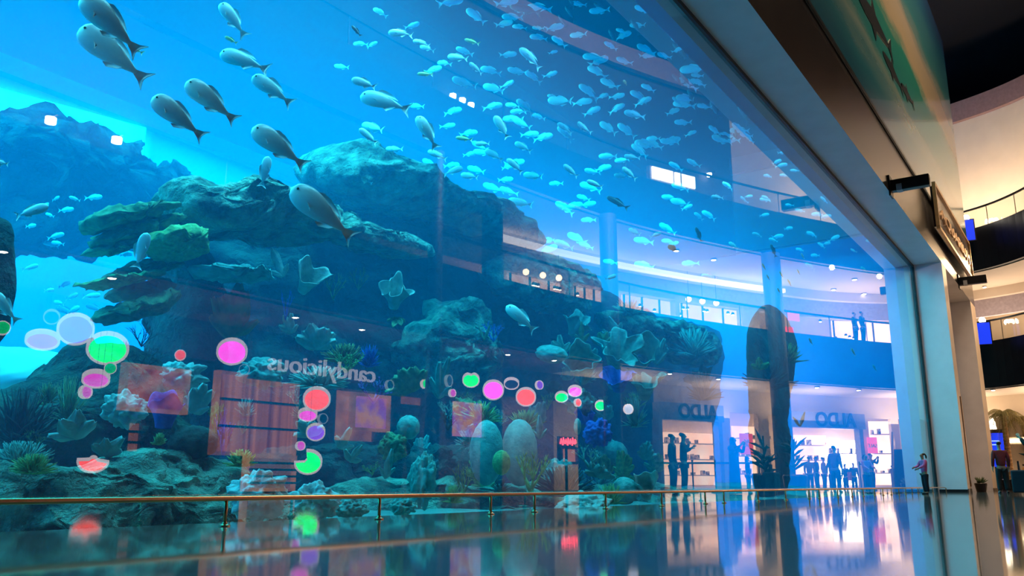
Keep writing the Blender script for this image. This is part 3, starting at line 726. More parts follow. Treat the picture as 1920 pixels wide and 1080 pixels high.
# framed sign board at the wall's end
A = at(1750, 430, YF-0.08); B = at(1808, 470, YF-0.08); x0, x1 = A.x, min(B.x, XW-0.2)
zb = at(1751, 428, YF-0.08).z; zt = at(1742, 352, YF-0.08).z
sb = empty('sign_board', (x0, YF-0.2, zb), 'framed dark sign board with bronze lettering at the end of the wall', 'sign')
MB().box(0, x1-x0, -0.05, 0.08, 0, zt-zb).build('board', mat('sign_dark', (0.03, 0.015, 0.025), 0.2), sb)
f = MB(); W_ = x1-x0; H_ = zt-zb
f.box(-0.1, W_+0.1, -0.12, 0.0, -0.12, 0.0).box(-0.1, W_+0.1, -0.12, 0, H_, H_+0.12).box(-0.12, 0, -0.12, 0, 0, H_).box(W_, W_+0.12, -0.12, 0, 0, H_)
f.build('frame', mat('bronze_frame', (0.65, 0.42, 0.2), 0.3, 0.6), sb)
tx = text('lettering', 'AQUARIUM', Vector((x0+W_*0.52, YF-0.27, zb+H_*0.45)), Vector((0, 1, 0)), 1.0, mat('bronze_letter', (0.75, 0.48, 0.26), 0.35, 0.3), sb, 0.04)
wd = max(v.co.x for v in tx.data.vertices)-min(v.co.x for v in tx.data.vertices); hd = max(v.co.y for v in tx.data.vertices)-min(v.co.y for v in tx.data.vertices)
for v in tx.data.vertices: v.co.x *= W_*0.86/wd; v.co.y *= H_*0.34/hd
# arms standing out of the wall's lower edge
for (px, py, pe, lab) in [(1668, 351, 1744, 'black steel arm jutting from the wall under the mural'), (1797, 529, 1850, 'black steel arm jutting from the wall below the sign board')]:
    P = at(px, py, YF); X = P.x; E_ = atx(pe, py-8, X); ln = abs(E_.y-P.y)
    t = empty('steel_bracket', P, lab, 'bracket')
    bevel(MB().box(-0.12, 0.12, -ln, 0.0, -0.16, 0.17).build('arm', blackp, t), 0.02)
    MB().box(-0.2, 0.2, -0.05, 0.0, -0.3, 0.3).build('mount_plate', blackp, t)
    MB().box(-0.125, 0.125, -ln*0.32, -ln*0.18, -0.17, 0.02).build('lamp_housing', mat('lamp_grey', (0.35, 0.35, 0.36), 0.4), t)

# ------------------------------------------------------------------ people
def skin_mesh(name, J, E_, m, parent, sub=2):
    """J: {key: (x,y,z,r)}; E_: edges; grown with a Skin modifier"""
    bm = bmesh.new(); lay = bm.verts.layers.skin.verify(); V = {}
    for i, (k, (x, y, z, r)) in enumerate(J.items()):
        v = bm.verts.new((x, y, z)); rr = r if isinstance(r, tuple) else (r, r); v[lay].radius = rr; v[lay].use_root = (i == 0); V[k] = v
    for a, b in E_: bm.edges.new((V[a], V[b]))
    me = bpy.data.meshes.new(name); bm.to_mesh(me); bm.free()
    o = link(name, me, m, parent)
    s = o.modifiers.new('skin', 'SKIN'); s.use_smooth_shade = True; s.branch_smoothing = 0.3
    u = o.modifiers.new('sub', 'SUBSURF'); u.levels = sub; u.render_levels = sub
    return o
def cloth(name, c): return mat(name, c, 0.85, 0, 0.15, 8)
SKIN_T = mat('skin_tone', (0.42, 0.24, 0.16), 0.55, 0, 0.06, 10)
HAIRM = mat('hair_dark', (0.012, 0.009, 0.008), 0.5, 0, 0.3, 30)
def person(loc, face, H, label, top, bottom, arms=None, stance=0.0, robe=None, hair='short', lean=0.0, group=None, held=None):
    """face: heading angle of the nose (radians, from +X); arms: {'l': (elbow, wrist), 'r': ...} in body units; stance: half leg spread"""
    t = empty('person', loc, label, 'person', group, rz=face+PI/2)
    k = H; F = {}
    arms = arms or {}
    def P(x, y, z, r):
        y2 = y - lean*max(0, z-0.5)
        return (x*k, y2*k, z*k, (r[0]*k, r[1]*k) if isinstance(r, tuple) else r*k)
    st = 0.055+stance
    J = {'pelvis': P(0, 0, 0.52, (0.07, 0.055)), 'waist': P(0, 0, 0.61, (0.062, 0.048)), 'chest': P(0, 0, 0.73, (0.078, 0.055)), 'neck0': P(0, 0.0, 0.80, 0.036), 'neck1': P(0, -0.004, 0.835, 0.028),
         'jaw': P(0, -0.012, 0.872, (0.036, 0.042)), 'skull': P(0, 0.0, 0.918, (0.045, 0.053)), 'crown': P(0, 0.004, 0.955, (0.034, 0.04)), 'nose': P(0, -0.066, 0.895, 0.008)}
    E_ = [('pelvis', 'waist'), ('waist', 'chest'), ('chest', 'neck0'), ('neck0', 'neck1'), ('neck1', 'jaw'), ('jaw', 'skull'), ('skull', 'crown'), ('skull', 'nose')]
    Js, Es, Jt, Et = {}, [], {}, []
    Js['pelvis'] = P(0, 0, 0.475, (0.102, 0.076)); Js['waist'] = P(0, 0, 0.60, (0.092, 0.068)); Js['chest'] = P(0, 0, 0.73, (0.104, 0.072)); Js['neck0'] = P(0, 0, 0.795, (0.05, 0.045))
    Es = [('pelvis', 'waist'), ('waist', 'chest'), ('chest', 'neck0')]
    Jt['hip'] = P(0, 0, 0.50, (0.082, 0.062))
    for s, n in ((-1, 'l'), (1, 'r')):
        el, wr = arms.get(n, ((s*0.135, 0.015, 0.625), (s*0.14, -0.03, 0.48)))
        d = Vector(wr)-Vector(el); d.normalize()
        J['sh'+n] = P(s*0.105, 0, 0.785, 0.036); J['el'+n] = P(*el, 0.024); J['wr'+n] = P(*wr, 0.017)
        pm = Vector(wr)+d*0.03; J['pm'+n] = P(*pm, (0.02, 0.012))
        E_ += [('chest', 'sh'+n), ('sh'+n, 'el'+n), ('el'+n, 'wr'+n), ('wr'+n, 'pm'+n)]
        side = d.cross(Vector((s, 0, 0.2))).normalized()
        for q in range(4):
            o_ = (q-1.5)*0.0105; ln = (0.036, 0.043, 0.04, 0.031)[q]
            b0 = pm+d*0.018+side*o_; b1 = b0+d*ln*0.55+Vector((-s*0.004, 0, 0)); b2 = b1+d*ln*0.45+Vector((-s*0.012, 0, 0))
            for w_, b, r in (('a', b0, 0.006), ('b', b1, 0.0052), ('c', b2, 0.0042)): J['f%s%d%s' % (n, q, w_)] = P(*b, r)
            E_ += [('pm'+n, 'f%s%da' % (n, q)), ('f%s%da' % (n, q), 'f%s%db' % (n, q)), ('f%s%db' % (n, q), 'f%s%dc' % (n, q))]
        th = Vector(wr)+d*0.018+side*-0.026; J['t'+n] = P(*th, 0.0065); J['u'+n] = P(*(th+d*0.022+side*-0.008), 0.005); E_ += [('wr'+n, 't'+n), ('t'+n, 'u'+n)]
        J['hip'+n] = P(s*0.05, 0, 0.49, 0.05); J['kn'+n] = P(s*(st*0.8+0.01), -0.008, 0.28, 0.036); J['an'+n] = P(s*st, 0.012, 0.05, 0.022); J['to'+n] = P(s*(st+0.01), -0.075, 0.018, 0.017)
        E_ += [('pelvis', 'hip'+n), ('hip'+n, 'kn'+n), ('kn'+n, 'an'+n), ('an'+n, 'to'+n)]
        Js['sh'+n] = P(s*0.105, 0, 0.782, 0.046); Js['el'+n] = P(*el, 0.034); Js['wr'+n] = P(*(Vector(wr)-d*0.012), 0.026)
        Es += [('chest', 'sh'+n), ('sh'+n, 'el'+n), ('el'+n, 'wr'+n)]
        Jt['hip'+n] = P(s*0.052, 0, 0.44, 0.066); Jt['kn'+n] = P(s*(st*0.8+0.01), -0.008, 0.27, 0.052); Jt['an'+n] = P(s*st, 0.012, 0.045, 0.042)
        Et += [('hip', 'hip'+n), ('hip'+n, 'kn'+n), ('kn'+n, 'an'+n)]
    skin_mesh('body', J, E_, SKIN_T, t)
    if robe:
        mb = MB(); n = 28; prof = [(0.0, 0.13, 0.10), (0.18, 0.12, 0.095), (0.4, 0.105, 0.085), (0.55, 0.10, 0.08), (0.68, 0.105, 0.08), (0.77, 0.115, 0.07), (0.81, 0.07, 0.055), (0.84, 0.05, 0.05)]
        for (z, a, b) in prof:
            for j in range(n):
                al = 2*PI*j/n; wv = 1+0.05*math.sin(7*al)*(1-z); mb.v.append((a*k*wv*math.cos(al), b*k*wv*math.sin(al), (z+0.005)*k))
        for i in range(len(prof)-1):
            for j in range(n): mb.f.append((i*n+j, i*n+(j+1) % n, (i+1)*n+(j+1) % n, (i+1)*n+j))
        mb.build('robe', robe, t, smooth=True)
        skin_mesh('sleeves', {a: Js[a] for a in ('chest', 'shl', 'ell', 'wrl', 'shr', 'elr', 'wrr')}, [('chest', 'shl'), ('shl', 'ell'), ('ell', 'wrl'), ('chest', 'shr'), ('shr', 'elr'), ('elr', 'wrr')], robe, t, 1)
        skin_mesh('head_scarf', {'a': P(0, 0.006, 0.80, 0.06), 'b': P(0, 0.008, 0.86, (0.05, 0.055)), 'c': P(0, 0.012, 0.93, (0.052, 0.058)), 'd': P(0, 0.012, 0.965, 0.036)}, [('a', 'b'), ('b', 'c'), ('c', 'd')], robe, t, 2)
    else:
        skin_mesh('shirt', Js, Es, top, t); skin_mesh('trousers', Jt, Et, bottom, t)
        H_ = {'a': P(0, 0.022, 0.90, (0.044, 0.04)), 'b': P(0, 0.014, 0.938, (0.05, 0.054)), 'c': P(0, 0.008, 0.968, (0.034, 0.04))}; He = [('a', 'b'), ('b', 'c')]
        if hair == 'tail': H_['p'] = P(0, 0.075, 0.935, 0.018); H_['q'] = P(0, 0.095, 0.89, 0.022); H_['r'] = P(0, 0.09, 0.83, 0.012); He += [('b', 'p'), ('p', 'q'), ('q', 'r')]
        if hair == 'long': H_['p'] = P(0, 0.04, 0.85, (0.045, 0.03)); H_['q'] = P(0, 0.045, 0.78, (0.035, 0.02)); He += [('a', 'p'), ('p', 'q')]
        skin_mesh('hair', H_, He, HAIRM, t)
        for s in (-1, 1):
            skin_mesh('shoe', {'a': P(s*st, 0.022, 0.02, 0.021), 'b': P(s*(st+0.006), -0.03, 0.021, 0.023), 'c': P(s*(st+0.01), -0.085, 0.016, 0.018)}, [('a', 'b'), ('b', 'c')], blackp, t, 1)
    return t
def vpos(px, Z):
    d = vray(px, 912); d = Vector((d.x, d.y, 0)).normalized(); fh = Vector((FWD.x, -FWD.y, 0)).normalized()
    return Vector((CAMM.x, CAMM.y, 0))+d*(Z/d.dot(fh))
def dpos(px, Z):
    d = ray(px, 912); d = Vector((d.x, d.y, 0)).normalized(); fh = Vector((FWD.x, FWD.y, 0)).normalized()
    return Vector((CAM.x, CAM.y, 0))+d*(Z/d.dot(fh))
navy = cloth('cloth_navy', (0.015, 0.02, 0.035)); blk = cloth('cloth_black', (0.012, 0.012, 0.014)); drk = cloth('cloth_charcoal', (0.03, 0.03, 0.035))
UPARM = {'l': ((-0.17, -0.10, 0.70), (-0.07, -0.17, 0.82)), 'r': ((0.17, -0.10, 0.70), (0.07, -0.17, 0.82))}
FWDARM = {'l': ((-0.13, -0.07, 0.66), (-0.09, -0.19, 0.62)), 'r': ((0.13, -0.07, 0.66), (0.09, -0.19, 0.60))}
SIDE1 = {'l': ((-0.19, -0.05, 0.72), (-0.30, -0.08, 0.80)), 'r': ((0.15, -0.05, 0.66), (0.10, -0.14, 0.72))}
P_ = vpos(1736, 24.5)
person(dpos(1736, 24.8), math.radians(128), 1.18, 'young girl in a pink top and dark jeans standing at the rail by the glass', cloth('cloth_pink', (0.80, 0.16, 0.42)), navy, FWDARM, 0.0, None, 'tail', 0.03)
person(dpos(1882, 26.5), math.radians(20), 1.60, 'person in a dark red top and black trousers standing before the blue screen', cloth('cloth_maroon', (0.16, 0.015, 0.02)), blk, None, 0.01)
person(vpos(1263, 24.8), math.radians(80), 1.74, 'dark dressed man standing close beside the man with his arms raised', blk, blk, None, 0.0)
person(vpos(1284, 24.6), math.radians(70), 1.76, 'dark dressed man with legs apart and arms raised before the shops', drk, blk, SIDE1, 0.07)
person(vpos(1379, 24.9), math.radians(95), 1.66, 'woman in a long black robe and head scarf with hands near her face', None, None, UPARM, robe=cloth('cloth_abaya', (0.006, 0.006, 0.008)))
person(vpos(1404, 26.5), math.radians(60), 1.15, 'small dark figure with long hair beside the robed woman', blk, blk, None, 0.0, None, 'long')
person(vpos(1637, 38.5), math.radians(100), 1.68, 'person holding both hands up to the face near the end window', navy, navy, UPARM, 0.0)
person(vpos(1587, 40.5), math.radians(200), 1.25, 'child in dark clothes standing in the bright doorway', navy, navy)
person(vpos(1603, 40.5), math.radians(150), 1.30, 'child in blue standing right of the child in the bright doorway', cloth('cloth_blue', (0.03, 0.07, 0.16)), navy)
for (px, Z, h, c, lab) in [(1520, 41, 1.6, (0.25, 0.12, 0.08), 'shopper in brown at the left of the bright doorway'), (1533, 42, 1.65, (0.08, 0.05, 0.06), 'shopper in dark grey between two brown clad shoppers'), (1547, 41.5, 1.6, (0.30, 0.16, 0.10), 'shopper in tan inside the bright shop'), (1562, 42.5, 1.62, (0.10, 0.12, 0.2), 'shopper in slate blue left of the two children')]:
    person(vpos(px, Z), random.uniform(0, 6), h, lab, cloth('cloth_'+str(px), c), drk)
for (px, Z, h, lab) in [(742, 17, 1.7, 'dark figure near the dotted poster of the sweet shop'), (772, 18, 1.75, 'tall dark figure beside the narrow orange strip window'), (806, 17.5, 1.68, 'dark figure leaning by the dark column')]:
    person(vpos(px, Z), 1.2, h, lab, blk, blk)
for (px, h, lab, a) in [(1604, 1.66, 'slim person standing left in the couple on the upper balcony', None), (1618, 1.76, 'broader person standing right in the couple on the upper balcony', None)]:
    q = vfac(px, 620, 0.6); person(Vector((q[0].x, q[0].y, Z2B)), math.radians(100), h, lab, blk, blk, a)
# queue barrier
def barrier(pxs, Z, label, h=1.0):
    P = [vpos(p, Z) for p in pxs]
    t = empty('queue_barrier', P[0], label, 'barrier'); o = P[0]
    for p in P:
        MB().lathe([(0.17, 0), (0.17, 0.02), (0.03, 0.05), (0.025, 0.1), (0.025, h), (0.035, h), (0.035, h+0.05)], 14, p-o).build('post', blackp, t)
    for i in range(len(P)-1):
        a, b = P[i]-o, P[i+1]-o; d = (b-a)/2; nn = Vector((d.y, -d.x, 0)).normalized()
        MB().obox((a+b)/2+Vector((0, 0, h-0.05)), d, nn*0.004, Vector((0, 0, 0.03))).build('belt', navy, t)
barrier([1228, 1300, 1343, 1425], 28.5, 'belt barrier running behind the men and the robed woman')
barrier([1615, 1622, 1629], 36.5, 'short belt barrier beside the person at the end window', 1.15)
# red shopping bag carried between the two children
pb = vpos(1595, 40.4)
t = empty('shopping_bag', pb+Vector((0, 0, 0.45)), 'coral red shopping bag between the two children in the bright doorway', 'bag')
MB().box(-0.16, 0.16, -0.06, 0.06, 0, 0.38).build('sack', cloth('bag_red', (0.8, 0.12, 0.1)), t); MB().tube([(-0.08, 0, 0.38), (-0.06, 0, 0.52), (0.06, 0, 0.52), (0.08, 0, 0.38)], 0.01, 6).build('handle', blackp, t)
# dark display stands with branching tops between the shops
def stand(px, Z, h, label):
    t = empty('plant_stand', vpos(px, Z), label, 'potted plant')
    MB().lathe([(0.32, 0), (0.38, 0.2), (0.42, 0.55), (0.36, 0.6)], 20).build('pot', blackp, t)
    mb = MB(); rnd = random.Random(px)
    for q in range(26):
        a = rnd.uniform(0, 2*PI); l = rnd.uniform(0.3, 0.6); z0 = rnd.uniform(0.6, h*0.8)
        p0 = Vector((0, 0, z0)); d = Vector((math.cos(a), math.sin(a), rnd.uniform(0.2, 1.2)))
        mb.tube([p0, p0+d*l*0.5, p0+d*l*0.9+Vector((0, 0, -0.05))], [0.03, 0.05, 0.005], 5)
    mb.build('foliage', mat('dark_leaf', (0.012, 0.03, 0.02), 0.7), t); MB().tube([(0, 0, 0.5), (0.02, 0, h)], 0.03, 8).build('stem', blackp, t)
stand(1436, 27, 1.75, 'dark leafy potted plant between the shop window and blue column')
stand(1492, 30, 1.9, 'dark leafy potted plant right of the blue column')
for (px, lab) in [(1447, 'black suitcase beside the dark potted plant left of the column')]:
    t = empty('suitcase' if px < 1500 else 'litter_bin', vpos(px, 26 if px < 1500 else 33), lab, 'suitcase' if px < 1500 else 'bin')
    bevel(MB().box(-0.3, 0.3, -0.18, 0.18, 0.06, 0.62).build('case_body', navy, t), 0.04); MB().box(-0.12, 0.12, -0.02, 0.02, 0.6, 0.85 if px < 1500 else 0.68).build('handle', blackp, t)

# ------------------------------------------------------------------ far right, seen directly: screen, palm, escalator, lamps
P = dpos(1876, 47)
t = empty('digital_screen', P, 'tall black screen stand showing a blue page with white text lines', 'screen', None, rz=math.radians(-78))
MB().box(-0.6, 0.6, -0.08, 0.08, 0, 3.2).build('cabinet', blackp, t)
MB().box(-0.5, 0.5, -0.10, -0.08, 1.2, 3.0).build('display_face', glow('screen_blue', (0.005, 0.04, 0.8), 1.1), t)
for z, w_ in ((2.55, 0.3), (2.35, 0.22), (1.8, 0.28), (1.6, 0.34)):
    MB().box(-0.1-w_*0.4, w_*0.7, -0.11, -0.10, z, z+0.05).build('text_line', glow('screen_text', (0.3, 0.5, 1), 1.5), t)
def screen2(px, py, off, lab):
    h = dfac(px, py, off-0.5); P = h[0]
    t = empty('hanging_screen', P, lab, 'screen', None, rz=math.radians(-80))
    MB().box(-0.35, 0.35, -0.08, 0.08, -1.2, 0.0).build('cabinet', blackp, t); MB().box(-0.3, 0.3, -0.10, -0.08, -1.15, -0.05).build('display_face', glow('screen_blue', (0.01, 0.05, 0.9), 1.3), t)
    MB().lathe([(0.14, 0), (0.16, 0.12), (0.10, 0.24)], 12).build('lamp', lensm, t)
screen2(1842, 604, -0.25, 'small blue screen with a lamp on the second level balcony edge')
screen2(1812, 412, -0.25, 'small blue screen with a lamp on the third level balcony edge')
# palm
def palm(P, H, lab):
    t = empty('palm_tree', P, lab, 'palm tree')
    mb = MB(); pts = []; rad = []
    for i in range(40):
        z = H*i/39; pts.append((0.05*math.sin(z), 0, z)); rad.append(0.16-0.05*i/39+0.022*(i % 2))
    mb.tube(pts, rad, 12); mb.build('trunk', mat('palm_trunk', (0.40, 0.22, 0.09), 0.8, 0, 0.4, 14, 0.5), t)
    rnd = random.Random(4)
    for f in range(18):
        a = 2*PI*f/18+rnd.uniform(-.1, .1); up = rnd.uniform(0.0, 1.0); fr = MB(); sp = []
        for i in range(9):
            s = i/8; r = 1.35*s; z = H+up*s*1.1-1.6*s*s; sp.append(Vector((r*math.cos(a), r*math.sin(a), z)))
        fr.tube(sp, [0.02-0.015*i/8 for i in range(9)], 5)
        sd = Vector((-math.sin(a), math.cos(a), 0))
        for i in range(1, 9):
            for q in range(3):
                p = sp[i-1].lerp(sp[i], q/3)
                for s in (-1, 1):
                    tip = p+sd*s*(0.42-0.03*i)+Vector((0, 0, -0.22))+(sp[i]-sp[i-1])*0.8
                    w_ = (sp[i]-sp[i-1]).normalized()*0.02
                    fr.add([p-w_, p+w_, tip, p+Vector((0, 0, 0.012))], [(0, 1, 2), (0, 2, 3), (1, 3, 2)])
        fr.build('frond', mat('palm_leaf', (0.32, 0.26, 0.08), 0.6, 0, 0.3, 8), t)
    MB().lathe([(0.45, 0), (0.5, 0.5), (0.42, 0.55)], 20).build('planter', blackp, t)
palm(dpos(1898, 44.4), 3.9, 'indoor palm tree behind the blue screen stand')
palm(dpos(1935, 52), 4.3, 'palm tree whose fronds reach in from the frame edge')
# escalator flank
P = dpos(1921, 38); t = empty('escalator', P, 'brass sided escalator behind the person in dark red', 'escalator', None, rz=math.radians(-8))
for s in (0, 1.1):
    mb = MB(); sh = [(0, 0), (5, 0), (5, 2.8), (4.2, 2.8), (1.0, 1.0), (0, 1.0)]
    for y in (s, s+0.12):
        for (x, z) in sh: mb.v.append((x, -y, z))
    k = len(sh); mb.f.append(tuple(range(k-1, -1, -1))); mb.f.append(tuple(range(k, 2*k)))
    for i in range(k): mb.f.append((i, (i+1) % k, k+(i+1) % k, k+i))
    mb.build('side_panel', mat('brass_panel', (0.75, 0.45, 0.18), 0.25, 0.8), t)
    MB().tube([(0, -s-0.06, 1.1), (1.0, -s-0.06, 1.1), (4.2, -s-0.06, 2.9), (5, -s-0.06, 2.9)], 0.04, 8).build('handrail', blackp, t)
for i in range(12): MB().box(0.5+i*0.3, 0.85+i*0.3, -1.1, -0.12, 0, 0.15+i*0.17).build('step', blackp, t)
# cove lamp and wall lamp glow at ground level
h = dfac(1905, 826, 8.5)
t = empty('cove_light', h[0], 'long warm horizontal light strip behind the palm', 'light strip'); 
MB().obox((0, 0, 0), h[1]*3.0, h[2]*0.05, Vector((0, 0, 0.12))).build('tube', glow('cove_warm', (1, 0.8, 0.5), 4), t); MB().obox(h[2]*0.12, h[1]*3.1, h[2]*0.05, Vector((0, 0, 0.2))).build('housing', cream_wall, t)
h = dfac(1858, 797, 5.0); t = empty('wall_lantern', h[0], 'glowing pale lantern beside the end pillar', 'lamp')
MB().lathe([(0.1, -0.5), (0.28, -0.35), (0.22, 0.2), (0.08, 0.5)], 16).build('shade', glow('lantern_warm', (1, 0.85, 0.6), 6), t); MB().tube([(0, 0, 0.5), (0, 0, Z1-0.05-h[0].z)], 0.02, 6).build('cord', blackp, t)
# small potted plant at the pillar foot
P = Vector((XC+1.6, YF-0.25, 0)); t = empty('potted_plant', P, 'tiny potted plant at the foot of the pillar', 'potted plant')
MB().lathe([(0.16, 0), (0.22, 0.3), (0.2, 0.32)], 16).build('pot', blackp, t)
mb = MB(); rnd = random.Random(5)
for q in range(40):
    a = rnd.uniform(0, 2*PI); d = Vector((math.cos(a), math.sin(a), rnd.uniform(0.5, 2))).normalized()*rnd.uniform(0.15, 0.34)
    mb.tube([(0, 0, 0.28), Vector((0, 0, 0.28))+d*0.6, Vector((0, 0, 0.26))+d*1.1], [0.012, 0.03, 0.003], 4)
mb.build('foliage', mat('pot_leaf', (0.06, 0.10, 0.03), 0.6), t)

# ================================================================== THE TANK'S INHABITANTS
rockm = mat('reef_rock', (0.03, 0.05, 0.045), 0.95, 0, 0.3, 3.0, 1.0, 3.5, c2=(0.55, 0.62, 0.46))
rockd = mat('reef_rock_dark', (0.030, 0.045, 0.045), 0.95, 0, 0.5, 1.2, 1.0, 4, c2=(0.09, 0.12, 0.11))  # darker copy of the rock; shade under the ledges is in its colour
CM = {}
def cm(name, c, c2=None, sc=7, bump=0.6):
    return mat('coral_'+name, c, 0.85, 0, 0.25, sc, bump, sc*2.5, c2=c2)
pale = cm('pale', (0.42, 0.50, 0.46), (0.62, 0.68, 0.62)); white = cm('white', (0.62, 0.68, 0.70), (0.85, 0.85, 0.85), 5, 0.9)
teal = cm('teal', (0.16, 0.40, 0.38), (0.30, 0.58, 0.52)); green = cm('green', (0.16, 0.34, 0.12), (0.38, 0.55, 0.20), 12)
olive = cm('olive', (0.16, 0.22, 0.10), (0.30, 0.36, 0.16), 12); brown = cm('brown', (0.22, 0.14, 0.07), (0.36, 0.24, 0.12), 5)
bluec = cm('blue', (0.03, 0.08, 0.50), (0.05, 0.18, 0.75)); purplec = cm('purple', (0.22, 0.10, 0.45), (0.35, 0.2, 0.6)); darkc = cm('dark', (0.015, 0.03, 0.035), (0.05, 0.08, 0.07), 10)
yellow = cm('yellow', (0.36, 0.46, 0.12), (0.58, 0.62, 0.22), 16); redc = cm('red', (0.45, 0.08, 0.08), (0.3, 0.35, 0.12), 9)

def smooth_poly(P, n):
    out = []; k = len(P)
    for i in range(k):
        p0, p1_, p2_, p3 = P[i-1], P[i], P[(i+1) % k], P[(i+2) % k]
        for q in range(4):
            t = q/4; out.append(tuple(0.5*((2*p1_[a])+(-p0[a]+p2_[a])*t+(2*p0[a]-5*p1_[a]+4*p2_[a]-p3[a])*t*t+(-p0[a]+3*p1_[a]-3*p2_[a]+p3[a])*t**3) for a in (0, 1)))
    L_ = [0]
    for i in range(len(out)):
        a, b = out[i], out[(i+1) % len(out)]; L_.append(L_[-1]+math.hypot(a[0]-b[0], a[1]-b[1]))
    res = []; j = 0
    for i in range(n):
        d = L_[-1]*i/n
        while L_[j+1] < d: j += 1
        f = (d-L_[j])/max(1e-6, L_[j+1]-L_[j]); a, b = out[j % len(out)], out[(j+1) % len(out)]
        res.append((a[0]+(b[0]-a[0])*f, a[1]+(b[1]-a[1])*f))
    return res
def massif(name, P, Y, T, amp, m, label, cat, c=None, nseg=120, nr=22, lean=0.0, fr=0.8, skew=0.0, group=None, back=1.0):
    """a solid body whose outline follows P at tank depth Y; T is its half thickness, amp the roughness in metres"""
    B = smooth_poly(P, nseg)
    if c is None: c = (sum(b[0] for b in B)/nseg, sum(b[1] for b in B)/nseg)
    O = at(c[0], c[1], Y); mb = MB(); seed = Vector((len(label)*1.7, Y*3.1, c[0]*0.01))
    def vert(t, j, s):
        b = B[j]; px = c[0]+(b[0]-c[0])*t; py = c[1]+(b[1]-c[1])*t
        p = at(px, py, Y); hgt = p.z-O.z
        dy = T*math.sqrt(max(0, 1-t**2.6))*s*(1.0 if s < 0 else back)
        p = p+Vector((0, dy+lean*hgt+skew*(p.x-O.x), 0))-O
        q = p*fr+seed
        nn = Vector((noise.fractal(q, 1.0, 2.1, 5), noise.fractal(q+Vector((9, 0, 0)), 1.0, 2.1, 5), noise.fractal(q+Vector((0, 9, 0)), 1.0, 2.1, 5)))
        rd = 1-abs(noise.noise(q*2.2))*2
        n2 = noise.noise(q*7)*0.16+noise.noise(q*15)*0.08
        nn = nn+Vector((n2, n2*1.5, n2))
        return p+nn*amp*(0.35+0.65*math.sqrt(max(0, 1-t**4)))+Vector((0, s*1.0, 0))*amp*0.5*rd*math.sqrt(max(0, 1-t*t))
    for s in (-1, 1):
        base = len(mb.v); mb.v.append(tuple(vert(0, 0, s)))
        rings = nr if s < 0 else nr//2
        for i in range(1, rings+1):
            t = math.sin(i/rings*PI/2)
            for j in range(nseg): mb.v.append(tuple(vert(t, j, s)))
        for j in range(nseg):
            f = (base, base+1+(j+1) % nseg, base+1+j); mb.f.append(f if s > 0 else f[::-1])
            for i in range(rings-1):
                a = base+1+i*nseg; b2 = a+nseg
                f = (a+j, a+(j+1) % nseg, b2+(j+1) % nseg, b2+j); mb.f.append(f if s > 0 else f[::-1])
        if s < 0: edge = base+1+(rings-1)*nseg
        else:
            e2 = base+1+(rings-1)*nseg
            for j in range(nseg): mb.f.append((edge+j, edge+(j+1) % nseg, e2+(j+1) % nseg, e2+j))
    o = mb.build(name, m, None, O, smooth=True)
    bm = bmesh.new(); bm.from_mesh(o.data); bmesh.ops.remove_doubles(bm, verts=bm.verts, dist=0.002); bmesh.ops.recalc_face_normals(bm, faces=bm.faces); bm.to_mesh(o.data); bm.free()
    return tag(o, label, cat, group)

massif('reef_rock', [(-60,240),(20,215),(60,200),(75,215),(100,240),(140,245),(200,265),(215,285),(240,265),(262,275),(255,310),(330,335),(335,420),(200,470),(0,480),(-60,470)], 14, 1.5, 0.5, rockd, 'distant hazy rock mass with bushy outline at the upper left', 'rock', fr=1.6)
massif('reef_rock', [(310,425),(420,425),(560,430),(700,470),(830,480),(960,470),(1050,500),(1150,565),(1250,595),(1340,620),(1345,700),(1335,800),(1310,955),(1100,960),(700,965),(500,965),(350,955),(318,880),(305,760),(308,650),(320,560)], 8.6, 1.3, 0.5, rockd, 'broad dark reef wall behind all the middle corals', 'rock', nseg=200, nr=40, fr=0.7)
massif('reef_rock', [(303,372),(312,343),(345,336),(400,345),(440,352),(480,365),(520,372),(570,388),(620,408),(625,440),(600,444),(560,428),(500,424),(440,438),(380,440),(330,432),(305,405)], 5.2, 1.1, 0.25, rockm, 'great overhanging rock ledge with a blunt left end', 'rock', lean=0.9, fr=1.3, nseg=160, nr=30)
massif('reef_rock', [(560,388),(610,402),(660,425),(720,443),(770,453),(803,470),(800,481),(770,480),(700,468),(650,457),(600,442),(565,430)], 5.4, 0.6, 0.16, rockm, 'pale tongue of rock reaching right from the overhanging ledge', 'rock', lean=0.9, fr=2)
massif('reef_rock', [(583,300),(600,278),(625,270),(640,285),(690,305),(740,330),(790,355),(850,385),(900,395),(960,412),(1000,428),(1012,455),(1000,470),(960,470),(900,452),(840,440),(790,422),(740,412),(700,397),(650,384),(600,358),(585,330)], 7.2, 1.3, 0.28, rockm, 'long slanting rock slab peaking at its left end above the ledge', 'rock', c=(770,375), lean=0.6, fr=1.2, nseg=180, nr=30)
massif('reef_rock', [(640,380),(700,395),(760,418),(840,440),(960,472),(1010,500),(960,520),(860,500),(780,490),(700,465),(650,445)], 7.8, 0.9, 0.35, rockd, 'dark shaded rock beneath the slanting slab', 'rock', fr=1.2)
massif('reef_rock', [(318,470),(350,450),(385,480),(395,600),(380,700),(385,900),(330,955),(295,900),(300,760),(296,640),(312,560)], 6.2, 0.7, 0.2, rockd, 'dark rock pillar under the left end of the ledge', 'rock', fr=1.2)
massif('reef_rock', [(-40,765),(30,730),(90,700),(140,672),(190,652),(250,650),(300,655),(320,700),(320,820),(200,880),(0,900),(-50,860)], 4.4, 0.8, 0.3, mat('reef_rock_green', (0.03, 0.07, 0.05), 0.95, 0, 0.5, 2, 1.0, 7, c2=(0.10, 0.20, 0.12)), 'mossy green reef slope under the purple and green discs', 'rock', lean=0.5, fr=1.4)
